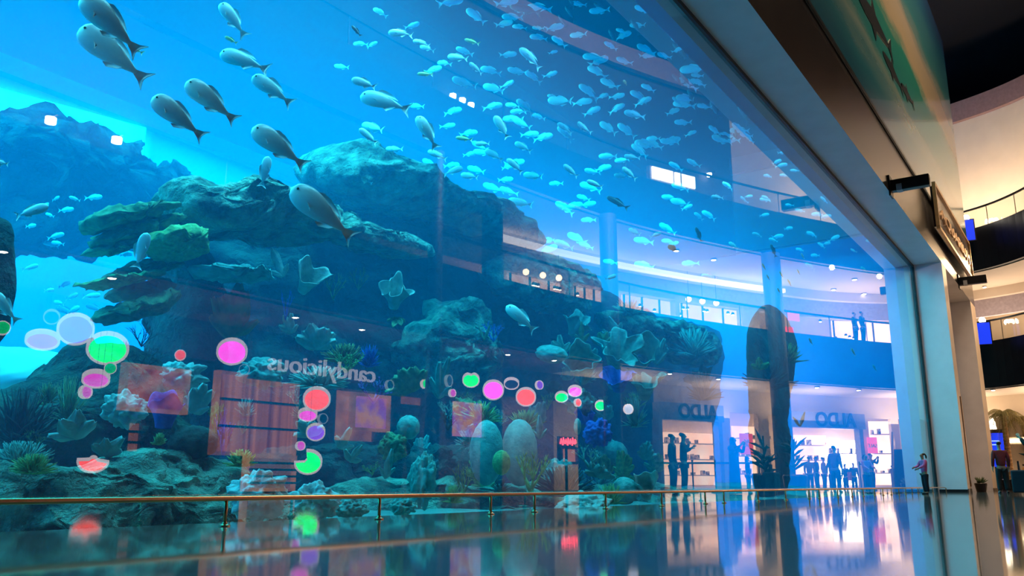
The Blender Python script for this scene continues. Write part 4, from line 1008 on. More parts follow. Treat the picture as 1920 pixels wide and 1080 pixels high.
massif('reef_rock', [(-60,880),(60,868),(130,886),(215,868),(270,852),(350,852),(430,868),(480,890),(515,930),(520,985),(200,1000),(-60,1000)], 2.0, 0.6, 0.16, rockm, 'low rough rock ledge along the bottom left of the tank', 'rock', lean=0.9, fr=2.2, nseg=160, nr=30)
massif('reef_rock', [(1405,640),(1410,600),(1432,572),(1460,580),(1482,615),(1488,680),(1476,735),(1470,800),(1472,925),(1420,925),(1416,800),(1408,740)], 3.2, 0.28, 0.12, rockd, 'dark rock stack standing alone at the right of the reef', 'rock', fr=1.0)
massif('reef_rock', [(810,600),(850,560),(885,585),(905,640),(905,700),(870,735),(820,730),(795,690),(775,640)], 6.0, 0.7, 0.35, rockm, 'knobbly pale blue rock in the middle of the reef wall', 'rock', fr=1.8)
massif('reef_rock', [(900,515),(950,475),(1040,470),(1100,500),(1130,540),(1090,562),(1040,600),(1000,575),(930,560)], 6.6, 0.7, 0.3, rockm, 'ridged rock shoulder at the right end of the slab', 'rock', fr=1.6, lean=0.6)
massif('reef_rock', [(1130,585),(1190,592),(1250,600),(1330,618),(1342,660),(1300,690),(1240,670),(1190,640),(1140,615)], 5.6, 0.7, 0.3, rockm, 'rock shelf above the big cup corals', 'rock', fr=1.6, lean=0.6)
massif('reef_rock', [(-80,425),(-2,408),(12,440),(18,520),(14,590),(-10,650),(-80,680)], 3.0, 0.35, 0.05, rockd, 'dark blue rock cut by the left edge', 'rock', fr=1.4)
massif('reef_rock', [(640,915),(760,900),(880,920),(1000,905),(1120,915),(1240,905),(1320,930),(1300,975),(900,985),(640,985)], 3.2, 0.6, 0.2, rockm, 'low bumpy rock bed below the twin domed corals', 'rock', fr=2.4, nseg=160, lean=0.8)
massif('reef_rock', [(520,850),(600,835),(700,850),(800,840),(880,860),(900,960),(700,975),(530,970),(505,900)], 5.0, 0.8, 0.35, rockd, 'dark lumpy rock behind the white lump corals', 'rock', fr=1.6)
massif('sand_bank', [(-80,655),(-20,648),(40,652),(120,668),(170,700),(160,735),(60,740),(-80,730)], 7.5, 1.2, 0.05, mat('sand_bright', (0.80, 0.85, 0.80), 0.9, 0, 0.08, 2), 'bright pale sand bank far behind the left reef slope', 'sand bank', lean=1.2)

# added glowing panel on the back wall, makes the bright patch
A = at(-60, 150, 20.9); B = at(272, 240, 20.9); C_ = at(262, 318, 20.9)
t = empty('glow_panel', (A.x, 20.9, C_.z), 'added turquoise glowing panel on the back wall behind the distant rocks', 'window')
MB().add([(0, -0.05, 0), (B.x-A.x, -0.05, 0), (B.x-A.x, -0.05, B.z-C_.z), (0, -0.05, A.z-C_.z)] + [(0, 0.05, 0), (B.x-A.x, 0.05, 0), (B.x-A.x, 0.05, B.z-C_.z), (0, 0.05, A.z-C_.z)], [(0,1,2,3),(7,6,5,4),(0,4,5,1),(1,5,6,2),(2,6,7,3),(3,7,4,0)]).build('pane', glow('turquoise_glow', (0.25, 1.0, 0.75), 9), t)
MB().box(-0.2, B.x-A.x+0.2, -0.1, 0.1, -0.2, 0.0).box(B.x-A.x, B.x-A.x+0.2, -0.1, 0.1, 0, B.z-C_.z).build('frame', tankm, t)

# ---- coral builders, all returning one mesh in a local frame
def vase_mesh(r, h, seed, open_=0.35, wave=0.18, lobes=6, sector=1.0, thick=0.05, nseg=72, nt=14):
    rnd = random.Random(seed); ph = [rnd.uniform(0, 6.28) for _ in range(4)]; mb = MB()
    def pt(u, t, d):
        al = 2*PI*u*sector
        R = r*(open_+(1-open_)*t**1.4)
        R *= 1+wave*t*t*(math.sin(lobes*al+ph[0])+0.5*math.sin((lobes*2+1)*al+ph[1]))
        z = h*t*(1+0.22*t*math.sin(2*al+ph[2])+0.10*t*math.sin(5*al+ph[3]))
        return Vector(((R-d)*math.cos(al), (R-d)*math.sin(al), z+d*(1-t)))
    for side, d in ((0, 0), (1, thick*r)):
        for i in range(nt+1):
            for j in range(nseg+1): mb.v.append(tuple(pt(j/nseg, i/nt, d)))
    W = nseg+1; H_ = (nt+1)*W
    for i in range(nt):
        for j in range(nseg):
            a = i*W+j; mb.f.append((a, a+1, a+W+1, a+W)); mb.f.append((H_+a+W, H_+a+W+1, H_+a+1, H_+a))
    for j in range(nseg): a = nt*W+j; mb.f.append((a, a+1, H_+a+1, H_+a)); mb.f.append((j+1, j, H_+j, H_+j+1))
    if sector < 1:
        for i in range(nt):
            a = i*W; mb.f.append((a, a+W, H_+a+W, H_+a)); a += nseg; mb.f.append((a+W, a, H_+a, H_+a+W))
    return mb
def branch_mesh(h, spread, seed, n0=5, depth=3, r0=0.06):
    rnd = random.Random(seed); mb = MB()
    def grow(p, d, l, r, k):
        q = p+d*l*0.5+Vector((rnd.uniform(-1, 1), rnd.uniform(-1, 1), rnd.uniform(-.3, .6)))*l*0.08; e = p+d*l
        mb.tube([p, q, e], [r, r*0.85, r*0.6 if k else r*0.25], 6)
        if k:
            for _ in range(rnd.choice((2, 3))):
                nd = (d+Vector((rnd.uniform(-1, 1), rnd.uniform(-1, 1), rnd.uniform(-0.2, 0.8)))*spread).normalized(); grow(e, nd, l*rnd.uniform(0.6, 0.85), r*0.62, k-1)
    for i in range(n0):
        a = 2*PI*i/n0+rnd.uniform(-.3, .3); d = Vector((math.cos(a)*spread, math.sin(a)*spread*0.6, 1)).normalized()
        grow(Vector((0, 0, 0)), d, h*0.38*rnd.uniform(0.8, 1.2), r0*h, depth)
    return mb
def dome_mesh(rx, ry, rz, seed, bump=0.08, fr=4, sub=4):
    bm = bmesh.new(); bmesh.ops.create_icosphere(bm, subdivisions=sub, radius=1.0); mb = MB(); sd = Vector((seed, seed*2, 1))
    for v in bm.verts:
        p = v.co; k = 1+bump*noise.fractal(p*fr+sd, 1, 2, 4); mb.v.append((p.x*rx*k, p.y*ry*k, (p.z*k*0.5+0.5)*rz))
    mb.f = [tuple(v.index for v in f.verts) for f in bm.faces]; bm.free(); return mb
def lump_mesh(rx, ry, rz, seed):
    return dome_mesh(rx, ry, rz, seed, 0.42, 2.2, 5)
def tuft_mesh(r, h, seed, n=70, w=0.05, curl=0.3):
    rnd = random.Random(seed); mb = MB()
    for i in range(n):
        a = rnd.uniform(0, 2*PI); el = rnd.uniform(0.05, 1.35); d = Vector((math.cos(a)*math.cos(el)*r, math.sin(a)*math.cos(el)*r*0.8, math.sin(el)*h))
        c = Vector((rnd.uniform(-1, 1), rnd.uniform(-1, 1), -0.4))*curl*r*0.4
        b = Vector((rnd.uniform(-.25, .25)*r, rnd.uniform(-.2, .2)*r, 0))
        mb.tube([b, b+d*0.55, b+d+c], [w*r*0.8, w*r, w*r*0.3], 5)
    return mb
def urchin_mesh(r, seed, n=90):
    rnd = random.Random(seed); mb = dome_mesh(r*0.45, r*0.45, r*0.8, seed, 0.05)
    for i in range(n):
        d = Vector((rnd.gauss(0, 1), rnd.gauss(0, 1), rnd.gauss(0.3, 1))).normalized(); o = Vector((0, 0, r*0.4))
        mb.tube([o+d*r*0.3, o+d*r*rnd.uniform(0.8, 1.1)], [0.03*r, 0.004*r], 4)
    return mb
def leaf_mesh(w_, h, seed, n=7):
    """a fan of broad overlapping frilled blades"""
    rnd = random.Random(seed); mb = MB()
    for k in range(n):
        a0 = -1.15+2.3*k/(n-1)+rnd.uniform(-.1, .1); L_ = h*rnd.uniform(0.75, 1.05); W = w_*rnd.uniform(0.3, 0.42); yo = rnd.uniform(-.2, .2)*w_
        ph = rnd.uniform(0, 6); nu, nv = 14, 8; vs = []
        for s in (0, 1):
            for i in range(nu+1):
                for j in range(nv+1):
                    u = i/nu; v = j/nv*2-1; wd = W*math.sin(PI*min(1, 0.15+u*0.75))*(1+0.12*math.sin(9*u+ph))
                    x = v*wd; z = u*L_; y = yo*u + 0.12*w_*v*v + 0.06*w_*math.sin(6*v+ph+3*u)*u + s*0.03*w_
                    vs.append((x*math.cos(a0)+z*math.sin(a0)*w_/h, y, -x*math.sin(a0)*0.6+z*math.cos(a0)))
        W1 = nv+1; H_ = (nu+1)*W1; fs = []
        for i in range(nu):
            for j in range(nv):
                a = i*W1+j; fs.append((a, a+1, a+W1+1, a+W1)); fs.append((H_+a+W1, H_+a+W1+1, H_+a+1, H_+a))
        for i in range(nu): a = i*W1; fs.append((a, a+W1, H_+a+W1, H_+a)); a += nv; fs.append((a+W1, a, H_+a, H_+a+W1))
        for j in range(nv): a = nu*W1+j; fs.append((a, a+1, H_+a+1, H_+a)); fs.append((j+1, j, H_+j, H_+j+1))
        mb.add(vs, fs)
    return mb
SUPPORT = []
def put(kind, name, cx, cy, w_, h_, Y, m, label, seed=1, tilt=0.0, toward=0.3, cat=None, **kw):
    """places a coral so that it spans w_ x h_ image pixels about (cx,cy) at depth Y; tilt leans it sideways, toward leans it to the glass"""
    k = ppm(cx, cy, Y); W = w_*k; H_ = h_*k; base = at(cx, cy+h_/2, Y)
    if kind == 'vase': mb = vase_mesh(W/2, H_*0.85, seed, **kw)
    elif kind == 'branch': mb = branch_mesh(H_, kw.pop('spread', 0.8), seed, **kw)
    elif kind == 'dome': mb = dome_mesh(W/2, W/2, H_, seed, **kw)
    elif kind == 'lump': mb = lump_mesh(W/2, W/2.4, H_, seed)
    elif kind == 'tuft': mb = tuft_mesh(W/2, H_, seed, **kw)
    elif kind == 'urchin': mb = urchin_mesh(W/2, seed)
    elif kind == 'leaf': mb = leaf_mesh(W/2, H_, seed, **kw)
    yaw = math.atan2(base.x-CAM.x, base.y-CAM.y)
    M = Matrix.Rotation(-yaw, 4, 'Z') @ Matrix.Rotation(toward, 4, 'X') @ Matrix.Rotation(tilt, 4, 'Y')
    mb.v = [tuple(M @ Vector(v)) for v in mb.v]
    if kind == 'branch':   # fit the wanted box
        xs = [Vector(v).dot(Vector((math.cos(yaw), -math.sin(yaw), 0))) for v in mb.v]; f = W/max(1e-3, max(xs)-min(xs)); zz = max(v[2] for v in mb.v); g = H_/max(zz, 1e-3)
        mb.v = [(v[0]*f, v[1]*f, v[2]*g) for v in mb.v]
    o = mb.build(name, m, None, base, smooth=True)
    return tag(o, label, cat or 'coral')

# table corals --------------------------------------------------------
TC = [
 ([(170,415),(185,398),(230,387),(280,390),(310,388),(300,397),(270,410),(230,425),(190,428)], 5.0, olive, 'topmost dark table coral at the left of the ledge'),
 ([(190,455),(215,430),(260,412),(300,410),(322,416),(290,435),(250,450),(220,458)], 5.1, olive, 'second table coral from the top left of the ledge'),
 ([(172,470),(200,455),(240,442),(265,445),(250,465),(210,475)], 5.3, olive, 'small shaded table coral below the second one'),
 ([(268,455),(285,438),(320,430),(360,438),(375,465),(380,480),(350,486),(320,485),(300,470),(275,465)], 4.5, yellow, 'bright yellow green table coral facing the glass under the ledge'),
 ([(370,503),(390,498),(440,503),(480,513),(500,522),(490,527),(440,522),(390,514)], 4.4, teal, 'thin pale edged table coral right of the rock pillar'),
 ([(160,530),(190,522),(240,517),(290,511),(270,525),(220,536),(180,537)], 4.9, green, 'long narrow table coral with a green rim'),
 ([(215,512),(260,490),(310,487),(325,500),(280,510),(230,518)], 5.2, olive, 'dark table coral just above the long green rimmed one'),
 ([(185,595),(215,575),(260,560),(312,553),(310,570),(280,590),(230,602),(195,602)], 4.8, olive, 'lowest slanting table coral beside the rock pillar'),
 ([(215,545),(250,530),(300,535),(285,555),(235,562)], 5.3, brown, 'shadowed brownish table coral above the lowest one')]
for P, Y, m, lab in TC: massif('table_coral', P, Y, 0.38, 0.10, m, lab, 'coral', fr=6, nseg=72, nr=10, lean=-0.8)

# corals, sponges, anemones ------------------------------------------
put('vase', 'elephant_ear_sponge', 568, 512, 62, 66, 4.0, pale, 'pale folded ear sponge with a dark hollow under the ledge', 3, 0.35, 1.0, 'sponge', sector=0.82, lobes=2, wave=0.12)
put('leaf', 'elephant_ear_sponge', 530, 490, 46, 56, 4.3, pale, 'upright pale blade sponge behind the folded ear sponge', 4, -0.4, 0.2, 'sponge', n=3)
put('vase', 'cup_sponge', 738, 548, 52, 56, 4.4, pale, 'flower shaped pale cup sponge alone on the dark reef wall', 7, 0.1, 0.9, 'sponge', lobes=4, wave=0.25)
put('leaf', 'cup_sponge', 746, 575, 40, 44, 4.2, olive, 'frilled olive sponge hanging under the flower shaped cup', 8, 0.0, 2.2, 'sponge', n=4)
put('leaf', 'leaf_coral', 432, 580, 100, 110, 4.6, brown, 'large brown leafy coral under the thin table coral', 9, 0, 0.5, n=8)
put('leaf', 'leaf_coral', 592, 628, 90, 54, 4.2, pale, 'row of pale frilled leaf corals above the shop lettering', 12, 0.1, 0.4, n=7)
put('leaf', 'leaf_coral', 545, 600, 44, 50, 4.4, pale, 'small pale leaf coral left of the frilled row', 13, -0.2, 0.4, n=4)
put('vase', 'cup_coral', 1093, 668, 62, 74, 3.2, teal, 'large teal cup coral with a deep dark mouth', 21, 0.0, 1.15, open_=0.5, lobes=4, wave=0.16)
put('vase', 'cup_coral', 1152, 655, 80, 56, 3.5, teal, 'wide fluted teal coral right of the deep mouthed cup', 22, 0.2, 0.9, lobes=5, wave=0.25)
put('vase', 'cup_coral', 1200, 648, 60, 60, 3.7, teal, 'round teal cup coral with a ring shaped rim', 23, 0.1, 1.2, open_=0.55, lobes=3, wave=0.12)
put('leaf', 'leaf_coral', 1230, 655, 40, 56, 3.8, teal, 'teal leaf coral at the right end of the cup corals', 24, 0.2, 0.3, n=4)
put('leaf', 'leaf_coral', 1052, 645, 52, 44, 3.4, teal, 'teal leaf coral left of the deep mouthed cup', 25, -0.3, 0.3, n=4)
put('leaf', 'leaf_coral', 1090, 622, 32, 40, 3.9, olive, 'squarish olive leaf coral above the deep mouthed cup', 26, 0, 0.2, n=3)
put('leaf', 'leaf_coral', 1130, 632, 44, 30, 3.9, olive, 'low olive leaf coral above the fluted coral', 27, 0, 0.2, n=4)
put('leaf', 'leaf_coral', 1160, 605, 44, 44, 4.2, teal, 'pointed teal leaf coral below the rock shelf', 28, -0.5, 0.2, n=3)
put('dome', 'brain_coral', 1032, 664, 60, 34, 3.6, teal, 'flat oval blue green coral left of the cup corals', 29, 0.15, 0.2, bump=0.1)
put('leaf', 'leaf_coral', 1090, 706, 34, 30, 3.0, teal, 'bright teal leaf coral below the deep mouthed cup', 30, 0, 0.3, n=4)
put('vase', 'cup_coral', 1160, 712, 60, 40, 3.1, bluec, 'bluish fluted coral low under the ring shaped cup', 31, 0, 0.6, lobes=6)
put('vase', 'cup_coral', 1208, 722, 60, 50, 3.0, teal, 'blue green ruffled cup at the foot of the cup corals', 32, 0.1, 0.5, lobes=5, wave=0.25)
put('vase', 'ear_sponge', 1212, 892, 42, 74, 1.4, pale, 'pale oval ear sponge beside the first shop window', 41, 0.0, 1.1, 'sponge', sector=0.9, open_=0.5, lobes=2, wave=0.08)
put('lump', 'lump_sponge', 792, 900, 48, 90, 1.7, teal, 'tall twisted teal sponge left of the twin domes', 42, 0, 0, 'sponge')
put('leaf', 'leaf_coral', 140, 795, 92, 58, 2.3, pale, 'broad pale folded leaf coral above the red fan disc', 43, -0.3, 0.5, n=4)
put('leaf', 'leaf_coral', 196, 828, 70, 56, 2.2, pale, 'pale spread leaf coral right above the red fan disc', 44, 0.3, 0.6, n=4)
put('lump', 'lump_sponge', 232, 768, 72, 62, 2.8, pale, 'pale rounded sponge in front of the red billboard', 45, 0, 0, 'sponge')
put('leaf', 'leaf_coral', 362, 745, 64, 60, 2.9, pale, 'pale drooping leaf coral right of the blue vase sponge', 46, 0.3, 0.3, n=5)
put('lump', 'lump_sponge', 340, 705, 74, 48, 3.4, pale, 'pale blue rounded sponge under the small red disc', 47, 0, 0, 'sponge')
put('vase', 'vase_sponge', 306, 770, 66, 64, 2.3, bluec, 'cobalt blue vase sponge with a wide rim', 48, 0.05, 0.25, 'sponge', open_=0.45, lobes=2, wave=0.05)
put('lump', 'lump_sponge', 490, 700, 76, 52, 3.5, teal, 'teal rounded sponge left of the shop lettering', 49, 0, 0, 'sponge')
put('tuft', 'soft_coral', 600, 705, 110, 44, 3.3, teal, 'fluffy teal soft coral across the shop lettering', 50, 0, 0.2, n=130, w=0.06)
put('tuft', 'soft_coral', 645, 660, 80, 40, 3.6, redc, 'red and green bushy soft coral above the lettering', 51, 0, 0.2, n=120, w=0.05)
put('branch', 'staghorn_coral', 648, 680, 60, 36, 3.1, green, 'green branching coral right of the lettering middle', 52)
put('tuft', 'soft_coral', 692, 665, 40, 46, 3.2, bluec, 'blue feathery coral at the right end of the lettering', 53, 0, 0.3, n=60)
put('branch', 'staghorn_coral', 700, 730, 66, 50, 2.7, purplec, 'purple branching coral beside the dotted poster', 54, spread=1.1)
put('leaf', 'leaf_coral', 772, 708, 96, 54, 3.8, olive, 'olive brown fan coral left of the pale pointed leaf', 55, -0.5, 0.5, n=5)
put('leaf', 'leaf_coral', 822, 705, 50, 84, 3.6, teal, 'tall pointed pale teal leaf coral by the dark column', 56, 0.1, 0.4, n=4)
put('leaf', 'leaf_coral', 582, 800, 66, 40, 2.5, pale, 'pale leaf coral crossing the purple disc', 57, -0.3, 0.7, n=4)
put('leaf', 'leaf_coral', 638, 815, 50, 54, 2.6, pale, 'pale drooping leaf coral right of the purple disc', 58, 0.4, 0.6, n=3)
put('leaf', 'leaf_coral', 655, 845, 44, 40, 2.4, teal, 'bright teal tipped leaf coral under the orange doorway', 59, 0.6, 0.4, n=3)
put('leaf', 'leaf_coral', 722, 868, 36, 60, 2.2, teal, 'narrow teal leaf coral right of the green notched disc', 60, 0.2, 0.5, n=3)
put('lump', 'lump_coral', 480, 930, 92, 84, 0.95, white, 'large white lumpy coral close behind the rail', 61)
put('lump', 'lump_coral', 588, 942, 84, 64, 0.9, white, 'white lumpy coral under the green notched disc', 62)
put('lump', 'lump_coral', 655, 952, 60, 36, 1.0, teal, 'small pale teal lump coral right of the white ones', 63)
put('lump', 'lump_coral', 755, 950, 44, 30, 1.0, teal, 'low teal lump coral beside the second rail post', 64)
put('lump', 'lump_coral', 1098, 948, 90, 40, 0.95, pale, 'wide pale lump coral under the red neon sign', 65)
put('dome', 'dome_coral', 912, 850, 64, 120, 2.6, teal, 'left one of the twin tall egg shaped dome corals', 71, 0.0, 0, bump=0.03)
put('dome', 'dome_coral', 974, 850, 68, 124, 2.7, teal, 'right one of the twin tall egg shaped dome corals', 72, 0.0, 0, bump=0.03)
put('dome', 'dome_coral', 940, 868, 34, 46, 1.9, green, 'small green dome coral between the twin tall ones', 73, 0, 0, bump=0.05)
put('urchin', 'sea_urchin', 938, 905, 50, 50, 1.6, darkc, 'black spiny sea urchin below the small green dome', 74, cat='sea urchin')
put('branch', 'staghorn_coral', 995, 885, 70, 76, 1.8, green, 'green staghorn coral at the foot of the right dome', 75)
put('branch', 'staghorn_coral', 868, 900, 44, 60, 1.8, olive, 'olive staghorn coral at the foot of the left dome', 76)
put('tuft', 'sea_anemone', 850, 925, 40, 36, 1.5, green, 'pale green anemone left of the sea urchin', 77, 0, 0, 'anemone')
put('branch', 'staghorn_coral', 1105, 855, 60, 46, 2.0, teal, 'bright teal staghorn coral right of the red neon sign', 78, spread=1.1)
put('leaf', 'leaf_coral', 1120, 878, 70, 36, 1.9, teal, 'pale teal ruffled coral under the bright staghorn', 79, 0.3, 0.8, n=5)
put('tuft', 'sea_anemone', 1055, 900, 110, 60, 2.2, darkc, 'dark bushy soft coral right of the green staghorn', 80, 0, 0, 'anemone', n=140)
put('tuft', 'sea_anemone', 1145, 925, 56, 40, 1.3, green, 'green tufted anemone behind the rail near the neon sign', 81, 0, 0, 'anemone')
put('dome', 'brain_coral', 1172, 920, 50, 50, 1.6, teal, 'round teal brain coral left of the oval ear sponge', 82)
put('lump', 'lump_sponge', 1122, 812, 50, 46, 2.5, bluec, 'deep blue lump sponge right of the red neon sign', 83, 0, 0, 'sponge')
put('vase', 'vase_sponge', 1108, 785, 34, 46, 2.8, bluec, 'deep blue vase sponge above the blue lump', 84, -0.3, 0.3, 'sponge')
put('leaf', 'leaf_coral', 1012, 800, 30, 46, 2.6, pale, 'bright pale leaf coral right of the twin domes', 85, 0, 0.3, n=3)
put('dome', 'sponge_ball', 1083, 800, 14, 30, 2.4, pale, 'small upright oval pale sponge above the neon sign', 86, 0, 0, cat='sponge')
put('tuft', 'soft_coral', 900, 770, 80, 44, 3.2, green, 'green bushy coral above the left dome', 87, 0, 0, n=110)
put('tuft', 'soft_coral', 985, 785, 70, 40, 3.2, olive, 'olive bushy coral above the right dome', 88, 0, 0, n=100)
put('tuft', 'soft_coral', 1190, 770, 50, 60, 3.0, teal, 'teal feathery coral hanging left of the shop pillar', 89, 0, 0.4)
put('branch', 'staghorn_coral', 418, 810, 40, 90, 2.2, bluec, 'bright blue tall branching coral before the striped window', 91, spread=0.5)
put('branch', 'staghorn_coral', 402, 790, 26, 70, 2.3, green, 'green spindly coral left of the blue branching one', 92, spread=0.4)
put('dome', 'brain_coral', 360, 830, 90, 62, 2.1, darkc, 'dark finely knobbed brain coral under the blue vase', 93, 0, 0.1, bump=0.10, fr=9)
put('tuft', 'sea_anemone', 452, 857, 54, 34, 1.7, yellow, 'yellow green ruffled anemone left of the brown counter', 94, 0, 0.1, 'anemone', n=110, w=0.09)
put('tuft', 'sea_anemone', 298, 822, 26, 24, 1.9, green, 'small round green anemone by the orange lit window', 95, 0, 0.1, 'anemone', n=60, w=0.1)
put('tuft', 'soft_coral', 40, 850, 110, 54, 1.9, teal, 'blue green mossy coral mound at the lower left corner', 96, 0, 0, n=220, w=0.04)
put('tuft', 'soft_coral', 62, 868, 70, 40, 1.5, green, 'green clumped coral in front of the mossy mound', 97, 0, 0, n=160, w=0.06)
put('tuft', 'feather_coral', 40, 775, 150, 110, 3.2, darkc, 'dark palm like feather coral on the left slope', 98, 0, 0, n=120, w=0.03)
put('tuft', 'feather_coral', 125, 745, 60, 90, 3.3, olive, 'dark upright feather coral under the magenta oval', 99, 0, 0, n=60, w=0.04)
put('branch', 'sea_fan', 262, 668, 84, 60, 4.2, darkc, 'dark open branching sea fan right of the green disc', 100, spread=1.0, r0=0.035)
put('branch', 'sea_fan', 265, 625, 60, 50, 4.8, darkc, 'dark feathery sea fan beside the rock pillar', 101, spread=0.8, r0=0.03)
put('branch', 'sea_fan', 625, 535, 44, 56, 5.0, olive, 'faint thin branching coral right of the folded ear sponge', 102, spread=0.8, r0=0.03)
put('branch', 'sea_fan', 672, 520, 40, 46, 5.2, olive, 'faint thin branching coral left of the flower shaped cup', 103, spread=0.8, r0=0.03)
put('branch', 'staghorn_coral', 535, 570, 26, 60, 4.4, bluec, 'thin blue branching coral below the folded ear sponge', 104, spread=0.4, r0=0.04)
put('branch', 'staghorn_coral', 925, 620, 44, 40, 4.9, bluec, 'blue spiky coral right of the knobbly pale rock', 105, spread=1.0, r0=0.05)
put('leaf', 'leaf_coral', 908, 610, 24, 56, 4.8, olive, 'narrow upright olive blade coral on the knobbly rock', 106, 0, 0.2, n=2)
put('tuft', 'soft_coral', 1180, 575, 70, 30, 5.0, teal, 'low teal coral on the ridged rock shoulder', 107, 0, 0)
put('tuft', 'soft_coral', 1440, 700, 90, 60, 3.0, darkc, 'dark leafy coral clinging to the lone rock stack', 108, 0, 0, n=140)
put('tuft', 'soft_coral', 1475, 660, 60, 40, 3.0, green, 'green coral tuft on the right flank of the rock stack', 109, 0, 0)
put('leaf', 'leaf_coral', 1425, 680, 40, 26, 2.6, green, 'dark green oval leaf coral on the rock stack', 110, 0, 0.4, n=3)
put('tuft', 'soft_coral', 1300, 640, 80, 60, 4.4, teal, 'blue green coral clump at the right of the rock shelf', 111, 0, 0, n=120)
put('tuft', 'soft_coral', 1320, 720, 60, 60, 4.0, darkc, 'dark coral clump at the right edge of the reef wall', 112, 0, 0)
put('leaf', 'leaf_coral', 1500, 770, 24, 60, 2.0, teal, 'faint teal leaf coral right of the blue column', 113, 0, 0.3, n=2)

# crowded smaller corals filling the reef between the named ones
frnd = random.Random(21)
FM_ = [teal, darkc, teal, olive, pale, bluec, teal, green]
for i in range(46):
    cx = frnd.uniform(640, 1230); cyy = frnd.uniform(745, 905)
    if cyy < 760 and cx < 830: continue
    sz = frnd.uniform(26, 52); kd = frnd.choice(('tuft', 'leaf', 'branch', 'lump', 'leaf', 'tuft', 'dome'))
    put(kd, 'reef_coral', cx, cyy, sz, sz*frnd.uniform(0.7, 1.2), frnd.uniform(2.9, 5.5), frnd.choice(FM_), 'small coral crowded among others low on the middle reef', 200+i, frnd.uniform(-0.4, 0.4), frnd.uniform(0, 0.6))['group'] = 'small corals crowding the middle reef'
for i in range(16):
    cx = frnd.uniform(0, 620); cyy = frnd.uniform(730, 880); sz = frnd.uniform(24, 46)
    put(frnd.choice(('tuft', 'branch', 'tuft', 'leaf')), 'reef_coral', cx, cyy, sz, sz, frnd.uniform(2.9, 4.2), frnd.choice((darkc, green, teal, olive)), 'small coral crowded among others low on the left reef', 300+i, 0, 0.2)['group'] = 'small corals crowding the left reef'
for i in range(14):
    cx = frnd.uniform(1030, 1335); cyy = frnd.uniform(600, 740); sz = frnd.uniform(30, 60)
    put(frnd.choice(('leaf', 'vase', 'tuft')), 'reef_coral', cx, cyy, sz, sz*0.8, frnd.uniform(4.2, 5.6), frnd.choice((teal, pale, teal, darkc)), 'small coral packed around the big cup corals', 400+i, frnd.uniform(-.4, .4), 0.5)['group'] = 'small corals around the big cups'

# ---- fish -----------------------------------------------------------
def fish_mesh(name, L_, deep, thick, bend, m, tail=1.0, dorsal=1.0, seed=0):
    """one continuous body, head towards +X, back up; bend curves it sideways"""
    mb = MB(); ns, nr = 22, 14
    def rad(t):
        return max(0.02, (math.sin(PI*min(1, t**0.62*0.98))**0.8)*(1-0.12*t))
    for i in range(ns+1):
        t = i/ns; x = 0.5-t*0.86; r = rad(t) if 0 < i < ns else 0.05
        if t > 0.82: r = max(r, 0.14)
        yb = bend*(t-0.3)**2*0.6
        for j in range(nr):
            a = 2*PI*j/nr; mb.v.append((x*L_, (thick*r*math.cos(a)*0.5+yb)*L_, (deep*r*math.sin(a)*0.5*(1.0 if math.sin(a) > 0 else 0.95))*L_))
    for i in range(ns):
        for j in range(nr): mb.f.append((i*nr+j, i*nr+(j+1) % nr, (i+1)*nr+(j+1) % nr, (i+1)*nr+j))
    mb.f.append(tuple(range(nr-1, -1, -1))); mb.f.append(tuple(ns*nr+j for j in range(nr)))
    def fin(pts, y, th=0.006):
        k = len(pts); vs = [(x*L_, (yy+y-th)*L_, z*L_) for (x, yy, z) in pts]+[(x*L_, (yy+y+th)*L_, z*L_) for (x, yy, z) in pts]
        fs = [tuple(range(k)), tuple(range(2*k-1, k-1, -1))]+[(i, (i+1) % k, k+(i+1) % k, k+i) for i in range(k)]; mb.add(vs, fs)
    ye = bend*(0.7)**2*0.6; y2 = bend*0.85**2*0.6
    fin([(-0.34, ye, 0.03), (-0.42, y2, 0.09*tail), (-0.52, y2, 0.17*tail), (-0.47, y2, 0.05), (-0.455, y2, 0), (-0.47, y2, -0.05), (-0.52, y2, -0.16*tail), (-0.42, y2, -0.08*tail), (-0.34, ye, -0.03)], 0)
    d = deep/2
    fin([(0.22, 0, d*0.82), (0.12, 0, d*0.95+0.06*dorsal), (0.0, 0, d*0.9+0.055*dorsal), (-0.15, 0, d*0.7+0.035*dorsal), (-0.27, 0, d*0.42), (-0.1, 0, d*0.6), (0.1, 0, d*0.75)], 0)
    fin([(-0.02, 0, -d*0.82), (-0.1, 0, -d*0.8-0.05*dorsal), (-0.22, 0, -d*0.5-0.02), (-0.26, 0, -d*0.35), (-0.1, 0, -d*0.55)], 0)
    for s in (-1, 1): fin([(0.2, s*thick*0.4, -0.02), (0.1, s*(thick*0.5+0.05), -0.06), (0.05, s*(thick*0.5+0.07), -0.1), (0.12, s*thick*0.42, -0.05)], 0, 0.004)
    me = mb.mesh(name, True); me.materials.append(m); return me
